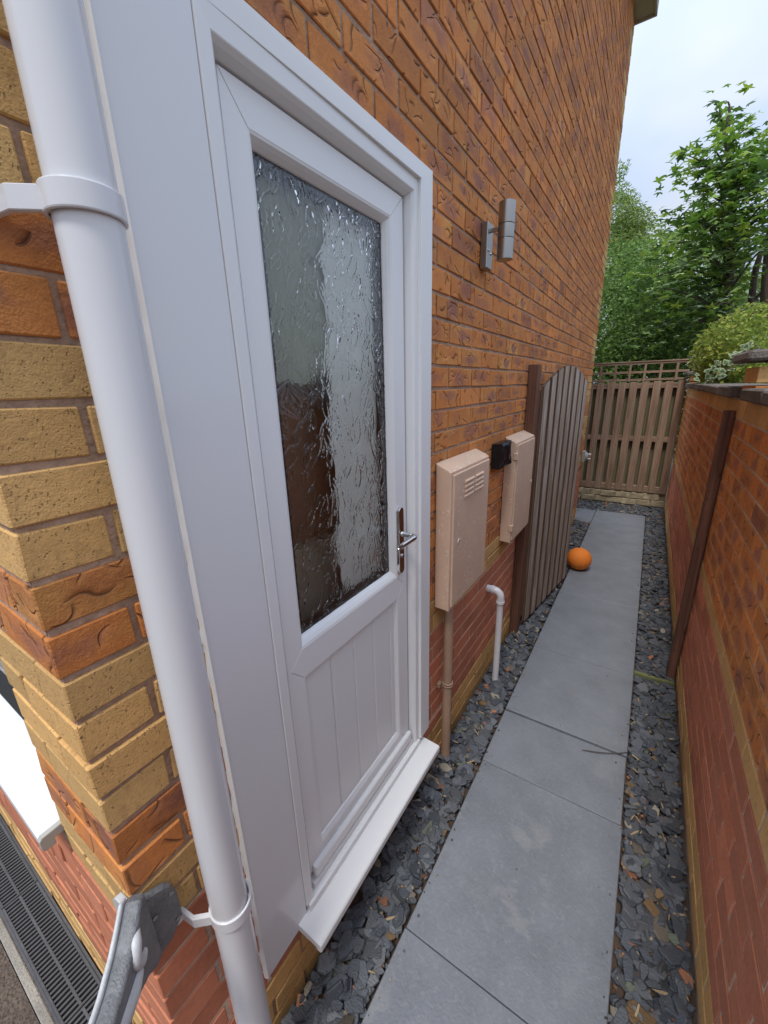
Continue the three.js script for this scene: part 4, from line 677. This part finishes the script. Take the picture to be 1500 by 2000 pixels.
// small leaved crowns: leaves spread through the outer layers of overlapping lobes
function leafCloud(lobes, n, size, cols, o = {}) {
  const P = [], C = [], U = [], tot = lobes.reduce((s, l) => s + l.r[0] * l.r[1] + l.r[1] * l.r[2], 0);
  for (const l of lobes) {
    const k = Math.round(n * (l.r[0] * l.r[1] + l.r[1] * l.r[2]) / tot);
    for (let i = 0; i < k; i++) {
      const a = rr(0, 6.283), cz = rr(-1, 1), sr = Math.sqrt(1 - cz * cz), q = .62 + .42 * Math.sqrt(rnd()); let x = l.c.x + l.r[0] * q * sr * Math.cos(a), y = l.c.y + l.r[1] * q * cz, z = l.c.z + l.r[2] * q * sr * Math.sin(a);
      const wob = fbm(x * 2.3 + 50, y * 2.3 + z * 1.7 + 50, 77, 3); if (wob < (o.gap ?? .40)) continue;
      const L = size * rr(.65, 1.35), W = L * (o.slim ?? .5) * rr(.8, 1.2), col = pick(cols), v = rr(.75, 1.25);
      _e.set(rr(-1.3, 1.3) + (o.hang || 0), rr(0, 6.28), rr(-1.3, 1.3)); _m.makeRotationFromEuler(_e);
      const T = (u, w, h) => { _p.set(u, h, w).applyMatrix4(_m); return [_p.x + x, _p.y + y, _p.z + z]; }, A = T(0, 0, 0), B = T(L * .5, W * .5, L * .10), D2 = T(L * .5, -W * .5, L * .10), E = T(L, 0, -L * .06);
      P.push(...A, ...B, ...E, ...A, ...E, ...D2); for (let q2 = 0; q2 < 6; q2++) { C.push(col[0] * v, col[1] * v, col[2] * v); U.push(0, 0); }
    }
  }
  const g = new THREE.BufferGeometry(); g.setAttribute('position', new THREE.Float32BufferAttribute(P, 3)); g.setAttribute('color', new THREE.Float32BufferAttribute(C, 3)); g.setAttribute('uv', new THREE.Float32BufferAttribute(U, 2)); g.computeVertexNormals(); return g;
}
const lobe = (px, py, z, rx, ry, rz) => ({ c: pix(px, py, z), r: [rx, ry, rz] });
{
  rnd = rngOf(831);
  const dense = leafMat({ tr: .35 }), soft = leafMat({ tr: .42 });
  const greens = [[0.135, 0.243, 0.052], [0.185, 0.32, 0.069], [0.099, 0.179, 0.04], [0.241, 0.384, 0.092], [0.156, 0.269, 0.069]], pale = [[0.241, 0.346, 0.086], [0.298, 0.41, 0.103], [0.17, 0.269, 0.069], [0.369, 0.448, 0.115]], lime = [[0.383, 0.461, 0.081], [0.284, 0.397, 0.069], [0.483, 0.538, 0.115], [0.199, 0.294, 0.057]];
  const make = (name, label, lobes, n, size, cols, mat, trunk, o) => { const t = thing(name, label, 'tree', 'trees beyond the fence'); mesh('trunk', taperTube(trunk.map(p => p), [.11, .08, .05, .02], 9, .1), bark, t); const f = mesh('foliage', leafCloud(lobes, n, size, cols, o), mat, t); f.userData.kind = 'stuff'; };
  const tk = (px, py, z) => { const p = pix(px, py, z), b = p.clone(); b.y = G - .1; return [b, b.clone().lerp(p, .4), b.clone().lerp(p, .75), p]; };
  make('evergreen_tree', 'dense dark evergreen tree directly behind the trellis', [lobe(1215, 650, -8.6, 1.0, .85, .8), lobe(1300, 690, -8.5, .9, .75, .7), lobe(1130, 600, -9, 1.2, 1.2, .9), lobe(1260, 740, -8.4, 1.3, .9, .6), lobe(1385, 720, -8.7, .8, .7, .7), lobe(1200, 800, -8.4, 1.4, 1.0, .6), lobe(1350, 800, -8.6, 1.1, .9, .6)], 34000, .075, greens, dense, tk(1250, 660, -8.9), { gap: .36, slim: .55 });
  make('willow_tree', 'tall pale willow like tree showing past the house corner', [lobe(1160, 470, -13, 1.1, 1.2, 1.1), lobe(1205, 500, -13, .7, .8, .9), lobe(1205, 430, -12.6, .4, .5, .5), lobe(1190, 560, -12.6, 1.2, 1.1, 1), lobe(1196, 330, -12.8, .35, .35, .35), lobe(1238, 432, -12.7, .42, .25, .4), lobe(1250, 480, -12.7, .6, .5, .4)], 26000, .085, pale, soft, tk(1170, 420, -13), { gap: .43, slim: .28, hang: .5 });
  make('broadleaf_tree', 'light green broadleaf tree filling the gap between willow and sycamore', [lobe(1270, 545, -11.2, .95, .8, .8), lobe(1330, 600, -11, 1.1, .95, .8), lobe(1400, 560, -11.4, 1.1, .9, .9), lobe(1290, 640, -10.8, 1.4, .9, .8), lobe(1440, 640, -11, 1.2, 1.0, .9), lobe(1350, 500, -11.6, .8, .55, .7), lobe(1520, 620, -11.4, 1.3, 1.1, 1)], 34000, .085, pale.concat(greens.slice(1, 4)), soft, tk(1330, 560, -11.2), { gap: .38 });
  // bare lower trunks on the right
  for (const [a, b, r, lab] of [[[1455, 690, -8.2], [1478, 520, -8.2], .05, 'slim grey tree trunk with a fork standing behind the shrub'], [[1490, 690, -7.9], [1512, 440, -7.9], .085, 'thick cut grey tree trunk standing behind the shrub']]) {
    const t = thing('bare_tree', lab, 'tree'), p = pix(...a), q = pix(...b), g = p.clone(); g.y = G - .1; mesh('trunk', taperTube([g, p, p.clone().lerp(q, .5), q, q.clone().add(new THREE.Vector3(.1, .7, 0))], [r * 1.3, r, r * .9, r * .75, r * .3], 12, .14), bark, t);
    const m = p.clone().lerp(q, .6); mesh('branch', taperTube([m, m.clone().add(new THREE.Vector3(.15, .2, .05)), m.clone().add(new THREE.Vector3(.35, .55, .1))], [r * .5, r * .38, r * .15], 8, .1), bark, t);
  }
  // shrub over the garden wall
  const sh = thing('privet_shrub', 'feathery yellow green shrub leaning over the garden wall coping', 'shrub');
  const sb = pix(1440, 760, -4.9); mesh('stem', taperTube([[sb.x + .1, G - .05, sb.z], [sb.x + .05, -.5, sb.z], [sb.x, .1, sb.z], [sb.x - .1, .5, sb.z]], [.03, .025, .018, .006], 8), bark, sh);
  mesh('foliage', leafCloud([lobe(1430, 690, -4.9, .30, .26, .35), lobe(1470, 665, -4.7, .34, .28, .35), lobe(1400, 720, -5.2, .20, .17, .25), lobe(1460, 720, -4.9, .35, .25, .35), lobe(1510, 690, -4.7, .4, .35, .4)], 9500, .042, lime, soft, { gap: .33, slim: .34, hang: -.4 }), soft, sh).userData.kind = 'stuff';
  // variegated ivy trailing over the coping
  const iv = thing('variegated_ivy', 'variegated green and cream ivy trailing over the garden wall coping', 'ivy');
  const ip = [[1470, 690, -4.1], [1450, 702, -4.15], [1428, 716, -4.25], [1405, 732, -4.3], [1385, 748, -4.4], [1368, 756, -4.5]].map(a => pix(...a)); mesh('stem', taperTube(ip, [.004, .004, .0035, .003, .0025, .0015], 6), std({ color: lin(.33, .24, .18), roughness: .8 }), iv);
  const ivl = (() => { const ring = [[0, -.1], [.42, -.32], [.55, .1], [.32, .5], [0, .95], [-.32, .5], [-.55, .1], [-.42, -.32]], P = [], C = [], cr = [.40, .45, .30], gr = [.10, .19, .075], z = (x, y) => -.25 * Math.abs(x) - .12 * y * y; for (let k = 0; k < 8; k++) { const a = ring[k], b = ring[(k + 1) % 8], ia = [a[0] * .66, .2 + (a[1] - .2) * .66], ib = [b[0] * .66, .2 + (b[1] - .2) * .66], v = (p, c) => { P.push(p[0], p[1], z(...p)); C.push(...c); }; v([0, .2], gr); v(ia, gr); v(ib, gr); v(ia, cr); v(a, cr); v(b, cr); v(ia, cr); v(b, cr); v(ib, cr); } const g = new THREE.BufferGeometry(); g.setAttribute('position', new THREE.Float32BufferAttribute(P, 3)); g.setAttribute('color', new THREE.Float32BufferAttribute(C, 3)); g.setAttribute('uv', new THREE.Float32BufferAttribute(new Float32Array(P.length / 3 * 2), 2)); g.computeVertexNormals(); return g; })(), ivm = leafMat({ tr: .2, rough: .4 });
  const ic = new THREE.CatmullRomCurve3(ip); for (let k = 0; k < 64; k++) { const p = ic.getPoint(Math.pow(rnd(), .9)), s = .10 * rnd(); p.add(new THREE.Vector3(rr(-s, s), rr(-.03, .11), rr(-s, s))); const m = mesh('leaf', ivl, ivm, iv); m.position.copy(p); m.rotation.set(rr(-1.2, .2), rr(-1.2, .6), rr(0, 6.28)); m.scale.setScalar(rr(.026, .046)); }
}
// ---------------------------------------------------------------- stand everything on the path level, each thing at its own base
{
  const box = new THREE.Box3(), c = new THREE.Vector3();
  for (const o of scene.children) {
    if (o.isLight || o.isCamera || o === sun.target) continue;
    o.updateMatrixWorld(true); box.setFromObject(o); box.getCenter(c); c.y = box.min.y;
    if (o.isMesh) { o.geometry.translate(-c.x, -c.y, -c.z); o.position.copy(c); } else { for (const k of o.children) k.position.sub(c); o.position.copy(c); }
    o.position.y += EYE;
  }
}
renderer.render(scene, camera);
